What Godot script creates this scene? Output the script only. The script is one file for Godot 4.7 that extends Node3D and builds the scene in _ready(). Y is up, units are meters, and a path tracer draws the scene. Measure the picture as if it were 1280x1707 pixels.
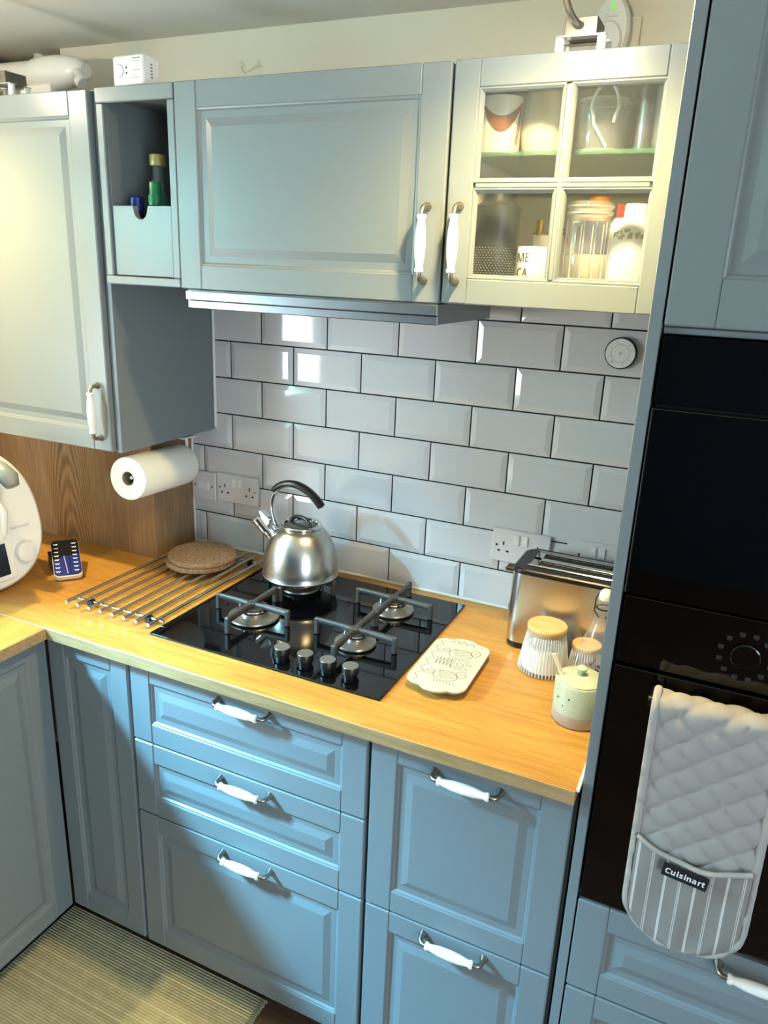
extends Node3D

# ---------------------------------------------------------------- mesh builder
class MB:
	var st := SurfaceTool.new()
	var xf := Transform3D.IDENTITY
	var g := 0
	var uvs := false

	func _init():
		st.begin(Mesh.PRIMITIVE_TRIANGLES)

	func tri(a: Vector3, b: Vector3, c: Vector3, group := -1):
		# a, b, c counter-clockwise seen from outside
		for p in [a, c, b]:
			st.set_smooth_group(group)
			st.add_vertex(xf * p)

	func quad(a: Vector3, b: Vector3, c: Vector3, d: Vector3, group := -1):
		tri(a, b, c, group)
		tri(a, c, d, group)

	func quad_uv(p: Array, t: Array, group := -1):
		for k in [0, 2, 1, 0, 3, 2]:
			st.set_smooth_group(group)
			st.set_uv(t[k])
			st.add_vertex(xf * p[k])

	func out_quad(a: Vector3, b: Vector3, c: Vector3, d: Vector3, from: Vector3):
		var n := (b - a).cross(c - a)
		if n.length_squared() < 1e-16:
			n = (c - a).cross(d - a)
		if n.dot((a + b + c + d) * 0.25 - from) < 0.0:
			quad(d, c, b, a)
		else:
			quad(a, b, c, d)

	func box(lo: Vector3, hi: Vector3, bev := 0.0):
		var c := (lo + hi) * 0.5
		var h := (hi - lo) * 0.5
		var bv: float = minf(bev, minf(h.x, minf(h.y, h.z)) * 0.98)
		for a in 3:
			var b := (a + 1) % 3
			var e := (a + 2) % 3
			for s in [-1.0, 1.0]:
				var pts := []
				for q in [[-1, -1], [1, -1], [1, 1], [-1, 1]]:
					var p := Vector3.ZERO
					p[a] = s * h[a]
					p[b] = q[0] * (h[b] - bv)
					p[e] = q[1] * (h[e] - bv)
					pts.append(c + p)
				out_quad(pts[0], pts[1], pts[2], pts[3], c)
		if bv <= 0.0:
			return
		for a in 3:
			var b := (a + 1) % 3
			var e := (a + 2) % 3
			for sb in [-1.0, 1.0]:
				for se in [-1.0, 1.0]:
					var p := [Vector3.ZERO, Vector3.ZERO, Vector3.ZERO, Vector3.ZERO]
					for k in 4:
						var v := Vector3.ZERO
						v[a] = (h[a] - bv) * (1.0 if k in [1, 2] else -1.0)
						v[b] = sb * (h[b] if k < 2 else h[b] - bv)
						v[e] = se * (h[e] - bv if k < 2 else h[e])
						p[k] = c + v
					out_quad(p[0], p[1], p[2], p[3], c)
		for sx in [-1.0, 1.0]:
			for sy in [-1.0, 1.0]:
				for sz in [-1.0, 1.0]:
					var s := Vector3(sx, sy, sz)
					var i := h - Vector3.ONE * bv
					var p1 := c + s * Vector3(h.x, i.y, i.z)
					var p2 := c + s * Vector3(i.x, h.y, i.z)
					var p3 := c + s * Vector3(i.x, i.y, h.z)
					if (p2 - p1).cross(p3 - p1).dot(p1 - c) < 0.0:
						tri(p1, p3, p2)
					else:
						tri(p1, p2, p3)

	func loft(rings: Array, cap0 := true, cap1 := true, crease := 0.6):
		# rings of equal size, counter-clockwise seen from the far end of the loft
		var n: int = rings[0].size()
		var cen := []
		for r in rings:
			var s := Vector3.ZERO
			for p in r:
				s += p
			cen.append(s / n)
		g += 1
		for k in rings.size() - 1:
			if k > 0:
				# crease where the profile turns sharply
				var d0: Vector3 = rings[k][0] - rings[k - 1][0]
				var d1: Vector3 = rings[k + 1][0] - rings[k][0]
				if d0.length() > 1e-7 and d1.length() > 1e-7 and d0.angle_to(d1) > crease:
					g += 1
			for i in n:
				var j := (i + 1) % n
				quad(rings[k][i], rings[k][j], rings[k + 1][j], rings[k + 1][i], g)
		g += 1
		var last: int = rings.size() - 1
		for i in n:
			var j := (i + 1) % n
			if cap0:
				tri(cen[0], rings[0][j], rings[0][i], g)
			if cap1:
				tri(cen[last], rings[last][i], rings[last][j], g + 1)
		g += 2

	func lathe(profile: Array, at := Vector3.ZERO, seg := 40, cap0 := true, cap1 := true, crease := 0.6, rib := 0, ribd := 0.0, axis := Basis.IDENTITY):
		# profile: Vector2(radius, height), from the bottom up
		var rings := []
		for p in profile:
			var ring := []
			for i in seg:
				var a := -TAU * i / seg
				var r: float = p.x
				if rib > 0:
					r += ribd * cos(a * rib)
				ring.append(at + axis * Vector3(cos(a) * r, p.y, sin(a) * r))
			rings.append(ring)
		loft(rings, cap0, cap1, crease)

	func tube(path: Array, rad, seg := 12, caps := true, sy := 1.0):
		var n := path.size()
		var rings := []
		var t0: Vector3 = (path[1] - path[0]).normalized()
		var u := t0.cross(Vector3.UP)
		if u.length() < 0.1:
			u = t0.cross(Vector3.RIGHT)
		u = u.normalized()
		for k in n:
			var t: Vector3
			if k == 0:
				t = path[1] - path[0]
			elif k == n - 1:
				t = path[n - 1] - path[n - 2]
			else:
				t = (path[k] - path[k - 1]).normalized() + (path[k + 1] - path[k]).normalized()
			t = t.normalized()
			u = (u - t * u.dot(t)).normalized()
			var w := t.cross(u)
			var r: float = rad[k] if rad is Array else rad
			var ring := []
			for i in seg:
				var a := TAU * i / seg
				ring.append(path[k] + u * cos(a) * r + w * sin(a) * r * sy)
			rings.append(ring)
		loft(rings, caps, caps, 1.2)

	func rect_rings(x0: float, x1: float, y0: float, y1: float, prof: Array):
		# nested rectangles: prof = [[inset, z], ...]; flat shaded
		for k in prof.size() - 1:
			var a := _rect(x0, x1, y0, y1, prof[k])
			var b := _rect(x0, x1, y0, y1, prof[k + 1])
			for i in 4:
				var j := (i + 1) % 4
				quad(a[i], a[j], b[j], b[i])
		var l := _rect(x0, x1, y0, y1, prof[prof.size() - 1])
		quad(l[0], l[1], l[2], l[3])

	func _rect(x0, x1, y0, y1, q) -> Array:
		var i: float = q[0]
		return [Vector3(x0 + i, y0 + i, q[1]), Vector3(x1 - i, y0 + i, q[1]), Vector3(x1 - i, y1 - i, q[1]), Vector3(x0 + i, y1 - i, q[1])]

	func prism(poly: PackedVector2Array, z0: float, z1: float, bev := 0.0):
		# outline counter-clockwise in xy, pushed from z0 to z1 (front)
		if Geometry2D.is_polygon_clockwise(poly):
			poly.reverse()
		var n := poly.size()
		var inner := poly
		if bev > 0.0:
			inner = inset(poly, bev)
		var zs := z1 - bev
		g += 1
		for i in n:
			var j := (i + 1) % n
			quad(Vector3(poly[i].x, poly[i].y, z0), Vector3(poly[j].x, poly[j].y, z0), Vector3(poly[j].x, poly[j].y, zs), Vector3(poly[i].x, poly[i].y, zs), -1)
			if bev > 0.0:
				quad(Vector3(poly[i].x, poly[i].y, zs), Vector3(poly[j].x, poly[j].y, zs), Vector3(inner[j].x, inner[j].y, z1), Vector3(inner[i].x, inner[i].y, z1), -1)
		var t := Geometry2D.triangulate_polygon(inner)
		for k in range(0, t.size(), 3):
			var a := Vector3(inner[t[k]].x, inner[t[k]].y, z1)
			var b := Vector3(inner[t[k + 1]].x, inner[t[k + 1]].y, z1)
			var c := Vector3(inner[t[k + 2]].x, inner[t[k + 2]].y, z1)
			if (b - a).cross(c - a).z < 0:
				tri(a, c, b)
			else:
				tri(a, b, c)
		t = Geometry2D.triangulate_polygon(poly)
		for k in range(0, t.size(), 3):
			var a := Vector3(poly[t[k]].x, poly[t[k]].y, z0)
			var b := Vector3(poly[t[k + 1]].x, poly[t[k + 1]].y, z0)
			var c := Vector3(poly[t[k + 2]].x, poly[t[k + 2]].y, z0)
			if (b - a).cross(c - a).z > 0:
				tri(a, c, b)
			else:
				tri(a, b, c)

	func inset(poly: PackedVector2Array, d: float) -> PackedVector2Array:
		var n := poly.size()
		var r := PackedVector2Array()
		for i in n:
			var e0 := (poly[i] - poly[(i + n - 1) % n]).normalized()
			var e1 := (poly[(i + 1) % n] - poly[i]).normalized()
			var n0 := Vector2(-e0.y, e0.x)
			var n1 := Vector2(-e1.y, e1.x)
			var m := (n0 + n1).normalized()
			r.append(poly[i] + m * d / maxf(0.4, m.dot(n0)))
		return r

	func mesh() -> ArrayMesh:
		st.generate_normals()
		return st.commit()

# ---------------------------------------------------------------- naming and tagging
var used := {}

func numbered(n: String) -> String:
	var k: int = used.get(n, 0)
	used[n] = k + 1
	return n if k == 0 else "%s_%03d" % [n, k]

func tag(o: Node, label: String, category: String, group := ""):
	o.set_meta("label", label)
	o.set_meta("category", category)
	if group != "":
		o.set_meta("group", group)

func thing(called: String, label: String, category: String, at := Vector3.ZERO, group := "") -> Node3D:
	var o := Node3D.new()
	o.name = numbered(called)
	add_child(o)
	o.position = at
	tag(o, label, category, group)
	return o

func put(mesh: Mesh, called: String, m: Material, parent: Node = null, at := Transform3D.IDENTITY, label := "") -> MeshInstance3D:
	var o := MeshInstance3D.new()
	o.mesh = mesh
	o.material_override = m
	o.transform = at
	o.cast_shadow = GeometryInstance3D.SHADOW_CASTING_SETTING_ON
	if parent == null:
		o.name = numbered(called)
		add_child(o)
	else:
		o.name = called
		parent.add_child(o, true)
	if label != "":
		o.set_meta("label", label)
	return o

func part(mb: MB, called: String, m: Material, parent: Node = null, label := "") -> MeshInstance3D:
	return put(mb.mesh(), called, m, parent, Transform3D.IDENTITY, label)

func struct(mb: MB, called: String, m: Material, label := "") -> MeshInstance3D:
	var o := put(mb.mesh(), called, m)
	o.set_meta("kind", "structure")
	if label != "":
		o.set_meta("label", label)
	return o

func V(x: float, y: float, z: float) -> Vector3:
	return Vector3(x, y, z)

func boxm(lo: Vector3, hi: Vector3, bev := 0.0) -> MB:
	var b := MB.new()
	b.box(lo, hi, bev)
	return b

func at(x: float, y: float, z: float) -> Transform3D:
	return Transform3D(Basis.IDENTITY, Vector3(x, y, z))

func rpoly(x0: float, y0: float, x1: float, y1: float, r: float, seg := 6) -> PackedVector2Array:
	var p := PackedVector2Array()
	for c in [[x1 - r, y0 + r, -PI / 2], [x1 - r, y1 - r, 0.0], [x0 + r, y1 - r, PI / 2], [x0 + r, y0 + r, PI]]:
		for k in seg + 1:
			var a: float = c[2] + PI / 2 * k / seg
			p.append(Vector2(c[0] + r * cos(a), c[1] + r * sin(a)))
	return p

func lettering(text: String, height: float, m: Material, parent: Node, where: Transform3D, bold := false, align := HORIZONTAL_ALIGNMENT_CENTER) -> MeshInstance3D:
	var t := TextMesh.new()
	var f := SystemFont.new()
	f.font_names = PackedStringArray(["Droid Sans"])
	if bold:
		f.font_weight = 700
	t.font = f
	t.text = text
	t.font_size = 32
	t.pixel_size = height / 24.0
	t.depth = 0.0004
	t.horizontal_alignment = align
	return put(t, "lettering", m, parent, where)

# ---------------------------------------------------------------- materials
var M := {}

func mat(c: Color, rough := 0.5, metal := 0.0, spec := 0.5) -> StandardMaterial3D:
	var m := StandardMaterial3D.new()
	m.albedo_color = c
	m.roughness = rough
	m.metallic = metal
	m.metallic_specular = spec
	return m

func glass(tint: Color, alpha: float, rough := 0.02) -> StandardMaterial3D:
	var m := mat(Color(tint.r, tint.g, tint.b, alpha), rough)
	m.transparency = BaseMaterial3D.TRANSPARENCY_ALPHA
	return m

func textured(im: Image, rough: float, size: Vector2, offset := Vector3.ZERO, swap := false) -> StandardMaterial3D:
	# world triplanar: one picture covers size.x metres along u and size.y along v
	var m := mat(Color.WHITE, rough)
	m.albedo_texture = ImageTexture.create_from_image(im)
	m.uv1_triplanar = true
	m.uv1_world_triplanar = true
	m.uv1_triplanar_sharpness = 8.0
	if swap:
		m.uv1_scale = Vector3(1.0 / size.y, 1.0 / size.x, 1.0 / size.x)
	else:
		m.uv1_scale = Vector3(1.0 / size.x, 1.0 / size.y, 1.0 / size.y)
	m.uv1_offset = offset
	return m

func noise(freq: float, sd: int, oct := 3) -> FastNoiseLite:
	var n := FastNoiseLite.new()
	n.seed = sd
	n.noise_type = FastNoiseLite.TYPE_SIMPLEX_SMOOTH
	n.frequency = freq
	n.fractal_octaves = oct
	return n

func oak_image(w: int, h: int, lx: float, ly: float, light: Color, dark: Color, sd: int) -> Image:
	# long grain along the picture's width; lx, ly are metres
	var im := Image.create(w, h, false, Image.FORMAT_RGB8)
	var broad := noise(1.0, sd, 3)
	var streak := noise(1.0, sd + 1, 3)
	var pore := noise(1.0, sd + 2, 1)
	for j in h:
		var y := ly * j / h
		for i in w:
			var x := lx * i / w
			var wv := broad.get_noise_2d(x * 2.2, y * 9.0)
			var s := streak.get_noise_2d(x * 5.0 + wv, (y + wv * 0.012) * 150.0)
			var rings := sin((y + wv * 0.035) * 260.0)
			var p := pore.get_noise_2d(x * 45.0, y * 620.0)
			var t := clampf(0.42 + 0.35 * wv + 0.42 * s + 0.13 * rings, 0.0, 1.0)
			if p > 0.45:
				t = minf(1.0, t + (p - 0.45) * 0.9)
			im.set_pixel(i, j, light.lerp(dark, t))
	return im

func turned(im: Image) -> Image:
	var r: Image = im.duplicate()
	r.rotate_90(CLOCKWISE)
	return r

func panel_image(w: int, h: int, light: Color, dark: Color) -> Image:
	# upright oak veneer with a cathedral figure; the picture covers 0.7 m by 0.4 m
	var im := Image.create(w, h, false, Image.FORMAT_RGB8)
	var nw := noise(1.0, 71, 3)
	var ns := noise(1.0, 72, 3)
	for j in h:
		var y := 0.4 * (1.0 - float(j) / h)
		for i in w:
			var x := 0.7 * i / w
			var warp := nw.get_noise_2d(x * 9.0, y * 3.5)
			var d := x - 0.335
			var inside := clampf(1.0 - absf(d) / 0.105, 0.0, 1.0)
			var c := y * 0.55 + d * d * 38.0 + warp * 0.02
			var ring := sin(c * 150.0) * smoothstep(0.0, 0.35, inside)
			var s := ns.get_noise_2d((x + warp * 0.01) * 140.0, y * 5.0)
			var t := clampf(0.42 + 0.34 * ring + 0.36 * s + 0.25 * warp, 0.0, 1.0)
			im.set_pixel(i, j, light.lerp(dark, t))
	return im

func stroke(im: Image, pts: Array, col: Color, r := 1.3):
	for k in pts.size() - 1:
		var a: Vector2 = pts[k]
		var b: Vector2 = pts[k + 1]
		var n := int(a.distance_to(b) * 1.5) + 1
		for q in n + 1:
			var p := a.lerp(b, float(q) / n)
			for dy in range(-2, 3):
				for dx in range(-2, 3):
					var c := Vector2(roundf(p.x) + dx, roundf(p.y) + dy)
					var f := clampf(r + 0.5 - c.distance_to(p), 0.0, 1.0)
					if f > 0.0 and c.x >= 0 and c.y >= 0 and c.x < im.get_width() and c.y < im.get_height():
						im.set_pixelv(c, im.get_pixelv(c).lerp(col, f * 0.9))

func make_materials():
	M.paint = mat(Color(0.46, 0.49, 0.495), 0.34)
	M.carcass = mat(Color(0.44, 0.47, 0.48), 0.45)
	M.white_carcass = mat(Color(0.86, 0.86, 0.84), 0.5)
	M.plinth = mat(Color(0.24, 0.26, 0.27), 0.6)
	M.tile = mat(Color(0.81, 0.81, 0.81), 0.06)
	M.grout = mat(Color(0.07, 0.07, 0.08), 0.9)
	M.silicone = mat(Color(0.88, 0.87, 0.83), 0.4)
	M.plaster = mat(Color(0.92, 0.905, 0.84), 0.85)
	M.dark_wall = mat(Color(0.22, 0.26, 0.30), 0.8)
	M.ceiling = mat(Color(0.88, 0.875, 0.84), 0.9)
	M.rubble = mat(Color(0.36, 0.31, 0.27), 0.95)
	M.black_glass = mat(Color(0.012, 0.013, 0.016), 0.04)
	M.oven_glass = mat(Color(0.004, 0.006, 0.010), 0.06)
	M.iron = mat(Color(0.25, 0.25, 0.24), 0.5, 0.3)
	M.alu = mat(Color(0.62, 0.60, 0.56), 0.35, 0.9)
	M.burner_black = mat(Color(0.10, 0.10, 0.10), 0.5)
	M.steel = mat(Color(0.73, 0.72, 0.69), 0.27, 1.0)
	M.brushed = mat(Color(0.80, 0.79, 0.78), 0.27, 1.0)
	M.chrome = mat(Color(0.82, 0.82, 0.82), 0.08, 1.0)
	M.hood_steel = mat(Color(0.56, 0.59, 0.62), 0.3, 1.0)
	M.pewter = mat(Color(0.62, 0.60, 0.56), 0.33, 1.0)
	M.dull_steel = mat(Color(0.46, 0.45, 0.43), 0.4, 1.0)
	M.lid_steel = mat(Color(0.38, 0.39, 0.38), 0.16, 0.8)
	M.porcelain = mat(Color(0.92, 0.91, 0.88), 0.12)
	M.white_plastic = mat(Color(0.90, 0.90, 0.89), 0.25)
	M.socket_plastic = mat(Color(0.84, 0.83, 0.83), 0.22)
	M.grey_plastic = mat(Color(0.45, 0.47, 0.47), 0.35)
	M.black_plastic = mat(Color(0.045, 0.045, 0.048), 0.35)
	M.dark = mat(Color(0.02, 0.02, 0.022), 0.6)
	M.paper = mat(Color(0.90, 0.89, 0.85), 0.95)
	M.cardboard = mat(Color(0.48, 0.43, 0.36), 0.9)
	M.clear = glass(Color(0.93, 0.97, 0.95), 0.012)
	M.green_glass = glass(Color(0.42, 0.62, 0.48), 0.34)
	M.jar_glass = glass(Color(0.95, 0.97, 0.96), 0.10, 0.02)
	M.rib_glass = glass(Color(0.95, 0.96, 0.95), 0.42, 0.08)
	M.bottle_glass = glass(Color(0.30, 0.38, 0.38), 0.45)
	M.oak_lid = mat(Color(0.80, 0.66, 0.46), 0.5)
	M.green_cap = mat(Color(0.02, 0.42, 0.26), 0.35)
	M.blue_cap = mat(Color(0.05, 0.10, 0.42), 0.35)
	M.gold_cap = mat(Color(0.66, 0.60, 0.36), 0.35, 0.3)
	M.ceramic_green = mat(Color(0.70, 0.75, 0.65), 0.18)
	M.ceramic_bare = mat(Color(0.70, 0.63, 0.56), 0.6)
	M.cream = mat(Color(0.90, 0.87, 0.78), 0.25)
	M.cream_rim = mat(Color(0.75, 0.73, 0.66), 0.25)
	M.brown_glaze = mat(Color(0.52, 0.31, 0.13), 0.2)
	M.orange = mat(Color(0.90, 0.55, 0.08), 0.4)
	M.red = mat(Color(0.75, 0.16, 0.10), 0.4)
	M.chilli = mat(Color(0.42, 0.10, 0.05), 0.35)
	M.oil = mat(Color(0.12, 0.04, 0.02), 0.2)
	M.gold = mat(Color(0.85, 0.65, 0.25), 0.2, 1.0)
	M.blue_print = mat(Color(0.10, 0.14, 0.40), 0.5)
	M.tumbler = mat(Color(0.17, 0.19, 0.19), 0.4)
	M.fabric = mat(Color(0.60, 0.585, 0.565), 0.95)
	M.piping = mat(Color(0.63, 0.615, 0.595), 0.9)
	M.label_black = mat(Color(0.015, 0.015, 0.018), 0.7)
	M.label_white = mat(Color(0.88, 0.88, 0.88), 0.7)
	M.ink = mat(Color(0.18, 0.18, 0.18), 0.7)
	M.faint = mat(Color(0.68, 0.68, 0.66), 0.6)
	M.faint_dark = mat(Color(0.09, 0.095, 0.10), 0.5)
	M.led = mat(Color(0.1, 0.5, 0.05), 0.4)
	M.led.emission_enabled = true
	M.led.emission = Color(0.35, 1.0, 0.15)
	M.led.emission_energy_multiplier = 1.2
	M.bulb = mat(Color(1, 0.95, 0.85), 0.5)
	M.bulb.emission_enabled = true
	M.bulb.emission = Color(1.0, 0.86, 0.58)
	M.bulb.emission_energy_multiplier = 6.0
	M.pane = glass(Color(0.95, 0.97, 1.0), 0.04)
	M.screen = mat(Color(0.10, 0.13, 0.16), 0.15)
	# oak, long grain along x or along z, and edging
	var oak := oak_image(1024, 512, 2.0, 0.66, OAK_LIGHT, OAK_DARK, 5)
	M.oak_x = textured(oak, 0.38, Vector2(2.0, 0.66), V(0.1, 0.0, 0.0))
	M.oak_z = textured(turned(oak), 0.38, Vector2(2.0, 0.66), V(0, 0, 0), true)
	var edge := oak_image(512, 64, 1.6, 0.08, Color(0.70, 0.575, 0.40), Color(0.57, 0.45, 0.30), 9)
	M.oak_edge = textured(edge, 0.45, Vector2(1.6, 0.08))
	var pan := panel_image(512, 320, Color(0.66, 0.54, 0.40), Color(0.44, 0.33, 0.23))
	M.oak_panel = textured(pan, 0.5, Vector2(0.7, 0.4), V(0.955, 0, 0))
	M.oak_panel.uv1_scale = V(1.0 / 0.7, 1.0 / 0.4, 1.0 / 0.7)
	M.oak_panel.uv1_offset = V(0.9 / 0.7, -0.918 / 0.4, 0)
	var lid := oak_image(128, 128, 0.16, 0.16, Color(0.87, 0.73, 0.50), Color(0.72, 0.55, 0.34), 15)
	M.oak_lid = textured(lid, 0.5, Vector2(0.16, 0.16))
	# cork
	var ck := Image.create(256, 256, false, Image.FORMAT_RGB8)
	var n1 := noise(0.16, 31, 2)
	var n2 := noise(0.05, 32, 2)
	for j in 256:
		for i in 256:
			var t := clampf(0.45 + 0.55 * n1.get_noise_2d(i, j) + 0.5 * n2.get_noise_2d(i, j), 0.0, 1.0)
			ck.set_pixel(i, j, Color(0.62, 0.50, 0.38).lerp(Color(0.40, 0.29, 0.20), t))
	M.cork = textured(ck, 0.95, Vector2(0.16, 0.16))
	# floor boards
	var fl := oak_image(512, 256, 1.6, 0.4, Color(0.42, 0.32, 0.23), Color(0.27, 0.19, 0.13), 41)
	M.floor = textured(fl, 0.5, Vector2(1.6, 0.4))
	# rug: ribs run along x
	var rg := Image.create(512, 512, false, Image.FORMAT_RGB8)
	var rh := Image.create(512, 512, false, Image.FORMAT_RGB8)
	var n3 := noise(0.02, 51, 2)
	var n4 := noise(0.3, 52, 2)
	for j in 512:
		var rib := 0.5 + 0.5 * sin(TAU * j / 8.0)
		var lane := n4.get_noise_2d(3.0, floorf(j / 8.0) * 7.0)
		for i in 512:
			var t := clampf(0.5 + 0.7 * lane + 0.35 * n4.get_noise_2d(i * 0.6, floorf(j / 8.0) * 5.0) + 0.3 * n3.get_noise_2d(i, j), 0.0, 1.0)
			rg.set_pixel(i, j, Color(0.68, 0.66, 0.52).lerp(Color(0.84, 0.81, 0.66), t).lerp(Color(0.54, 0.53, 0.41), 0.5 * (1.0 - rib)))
			rh.set_pixel(i, j, Color(rib, rib, rib))
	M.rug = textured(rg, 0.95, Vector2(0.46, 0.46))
	M.rug.heightmap_enabled = true
	M.rug.heightmap_texture = ImageTexture.create_from_image(rh)
	M.rug.heightmap_scale = 0.15
	M.rug_edge = mat(Color(0.55, 0.54, 0.42), 0.95)
	# woven stripes of the glove's pocket, laid out by UV
	var pk := Image.create(512, 256, false, Image.FORMAT_RGB8)
	for j in 256:
		for i in 512:
			var u := i / 512.0
			var k := u * 8.0 - 0.35
			var f := k - floorf(k)
			var c := Color(0.50, 0.485, 0.46)
			if (i + j) % 4 < 2:
				c = Color(0.54, 0.525, 0.50)
			var wide := int(floorf(k)) % 2 == 0
			if wide and f < 0.17:
				c = Color(0.80, 0.79, 0.77) if (i + j) % 6 < 4 else Color(0.70, 0.69, 0.67)
			elif not wide and (f < 0.05 or (f > 0.11 and f < 0.17)):
				c = Color(0.78, 0.77, 0.75)
			pk.set_pixel(i, j, c)
	M.pocket = mat(Color.WHITE, 0.95)
	M.pocket.albedo_texture = ImageTexture.create_from_image(pk)

# ---------------------------------------------------------------- cabinet doors and handles
var grip_mesh: Mesh
var bracket_mesh: Mesh
var handle_sp := 0.128

func make_handle_meshes():
	var b := MB.new()
	# porcelain grip along x, 0.1 m long
	var pr := []
	for q in [[-0.050, 0.0045], [-0.0495, 0.0075], [-0.047, 0.0088], [-0.044, 0.0082], [-0.041, 0.0066], [-0.036, 0.0072], [-0.022, 0.0096], [0.0, 0.0106], [0.022, 0.0096], [0.036, 0.0072], [0.041, 0.0066], [0.044, 0.0082], [0.047, 0.0088], [0.0495, 0.0075], [0.050, 0.0045]]:
		pr.append(Vector2(q[1], q[0]))
	b.lathe(pr, Vector3.ZERO, 20, true, true, 1.2, 0, 0.0, Basis(V(0, 1, 0), V(1, 0, 0), V(0, 0, -1)))
	grip_mesh = b.mesh()
	var c := MB.new()
	# one bracket: rises from the door (z = 0) and bends in to the grip's end; foot at x = 0, grip lies towards +x
	c.tube([V(0, 0, 0.0), V(0, 0, 0.003), V(0, 0, 0.008), V(0.0, 0, 0.014), V(0.002, 0, 0.020), V(0.007, 0, 0.0245), V(0.0145, 0, 0.0255)], [0.0085, 0.0082, 0.0058, 0.0052, 0.0050, 0.0048, 0.0046], 12)
	bracket_mesh = c.mesh()

func handle(parent: Node3D, x: float, y: float, upright := false):
	var r := Basis(V(0, 0, 1), PI / 2) if upright else Basis.IDENTITY
	var o := V(x, y, 0.0)
	put(grip_mesh, "handle_grip", M.porcelain, parent, Transform3D(r, o + V(0, 0, 0.0255)), "white porcelain grip")
	put(bracket_mesh, "handle_bracket", M.pewter, parent, Transform3D(r, o + r * V(-handle_sp / 2, 0, 0)), "dark metal bracket")
	put(bracket_mesh, "handle_bracket", M.pewter, parent, Transform3D(r * Basis(V(0, 0, 1), PI), o + r * V(handle_sp / 2, 0, 0)), "dark metal bracket")

# A framed front: local x right, y up, its front face at z = 0 and its back at z = -0.019
func front(parent: Node3D, called: String, w: float, h: float, place: Transform3D, stile := 0.055, rail := 0.05) -> MeshInstance3D:
	var pb := MB.new()
	pb.rect_rings(stile, w - stile, rail, h - rail, [[-0.002, -0.015], [-0.002, -0.0025], [0.0, -0.0025], [0.003, -0.0035], [0.006, -0.0072], [0.019, -0.0072], [0.035, -0.0022], [0.036, -0.0022]])
	var d := put(pb.mesh(), called, M.paint, parent, place)
	for s in 2:
		var x0: float = 0.0 if s == 0 else w - stile
		part(boxm(V(x0, 0, -0.019), V(x0 + stile, h, 0), 0.0022), "stile", M.paint, d)
	for s in 2:
		var y0: float = 0.0 if s == 0 else h - rail
		part(boxm(V(stile + 0.0003, y0, -0.019), V(w - stile - 0.0003, y0 + rail, -0.0003), 0.0016), "rail", M.paint, d)
	return d

func carcass(parent: Node3D, lo: Vector3, hi: Vector3, m: Material, t := 0.018, back := true):
	part(boxm(lo, V(lo.x + t, hi.y, hi.z), 0.0008), "side_panel", m, parent)
	part(boxm(V(hi.x - t, lo.y, lo.z), hi, 0.0008), "side_panel", m, parent)
	part(boxm(V(lo.x + t, lo.y, lo.z), V(hi.x - t, lo.y + t, hi.z), 0.0008), "bottom_panel", m, parent)
	part(boxm(V(lo.x + t, hi.y - t, lo.z), V(hi.x - t, hi.y, hi.z), 0.0008), "top_panel", m, parent)
	if back:
		part(boxm(V(lo.x + t, lo.y + t, lo.z), V(hi.x - t, hi.y - t, lo.z + 0.006)), "back_panel", m, parent)

const OAK_LIGHT := Color(0.74, 0.555, 0.25)
const OAK_DARK := Color(0.60, 0.405, 0.155)
const YW := 0.918
const TOP := 2.08
const MB_Y := 1.68
const ZW := 0.39
const ZB := 0.62
const CEIL := 2.28
const XL := -0.90

func _ready():
	# ------------------------------------------------------------ camera, sky, light, exposure
	var cam := Camera3D.new()
	cam.name = "camera"
	cam.transform = Transform3D(Basis(V(0.90457, 0.03990, -0.42445), V(-0.16424, 0.95138, -0.26058), V(0.39342, 0.30542, 0.86715)).orthonormalized(), V(1.18353, 1.73648, 1.75828))
	cam.fov = 68.184
	cam.near = 0.05
	cam.far = 60.0
	cam.current = true
	add_child(cam)

	var env := Environment.new()
	env.background_mode = Environment.BG_SKY
	var sky := Sky.new()
	var sm := ProceduralSkyMaterial.new()
	sm.sky_top_color = Color(0.35, 0.55, 0.85)
	sm.sky_horizon_color = Color(0.75, 0.84, 0.93)
	sm.ground_bottom_color = Color(0.25, 0.26, 0.24)
	sm.ground_horizon_color = Color(0.6, 0.65, 0.68)
	sky.sky_material = sm
	env.sky = sky
	env.background_energy_multiplier = 1.6
	env.tonemap_mode = Environment.TONE_MAPPER_LINEAR
	env.tonemap_exposure = 1.14
	env.sdfgi_enabled = true
	env.ssao_enabled = true
	env.ssil_enabled = true
	var we := WorldEnvironment.new()
	we.name = "environment"
	we.environment = env
	add_child(we)

	# added light for the blue on the drawers, confined by a made-up shaft
	area_light("added_drawer_light", V(-1.50, 2.45, 1.80), V(0.6, -0.575, -0.335), Vector2(0.30, 0.26), Color(0.50, 0.83, 1.0), ADDED_BLUE_E)
	# daylight through the window below it
	area_light("window_daylight", V(XL + 0.015, 1.33, 1.50), V(1, 0, 0), Vector2(0.64, 0.42), Color(0.88, 0.95, 1.0), WINDOW_E)
	# added cool fill from the right, set before a made-up glazed door
	area_light("added_fill_light", V(3.08, 1.1, 2.9), V(-1, 0, 0), Vector2(1.3, 1.9), Color(0.86, 0.94, 1.0), ADDED_FILL_E)
	make_materials()
	make_handle_meshes()
	build_room()
	build_tiles()
	build_worktops()
	build_base_units()
	build_wall_units()
	build_tall_unit()
	build_hob()
	build_counter_things()
	build_glove()
	build_top_things()
	build_cabinet_contents()

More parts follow.
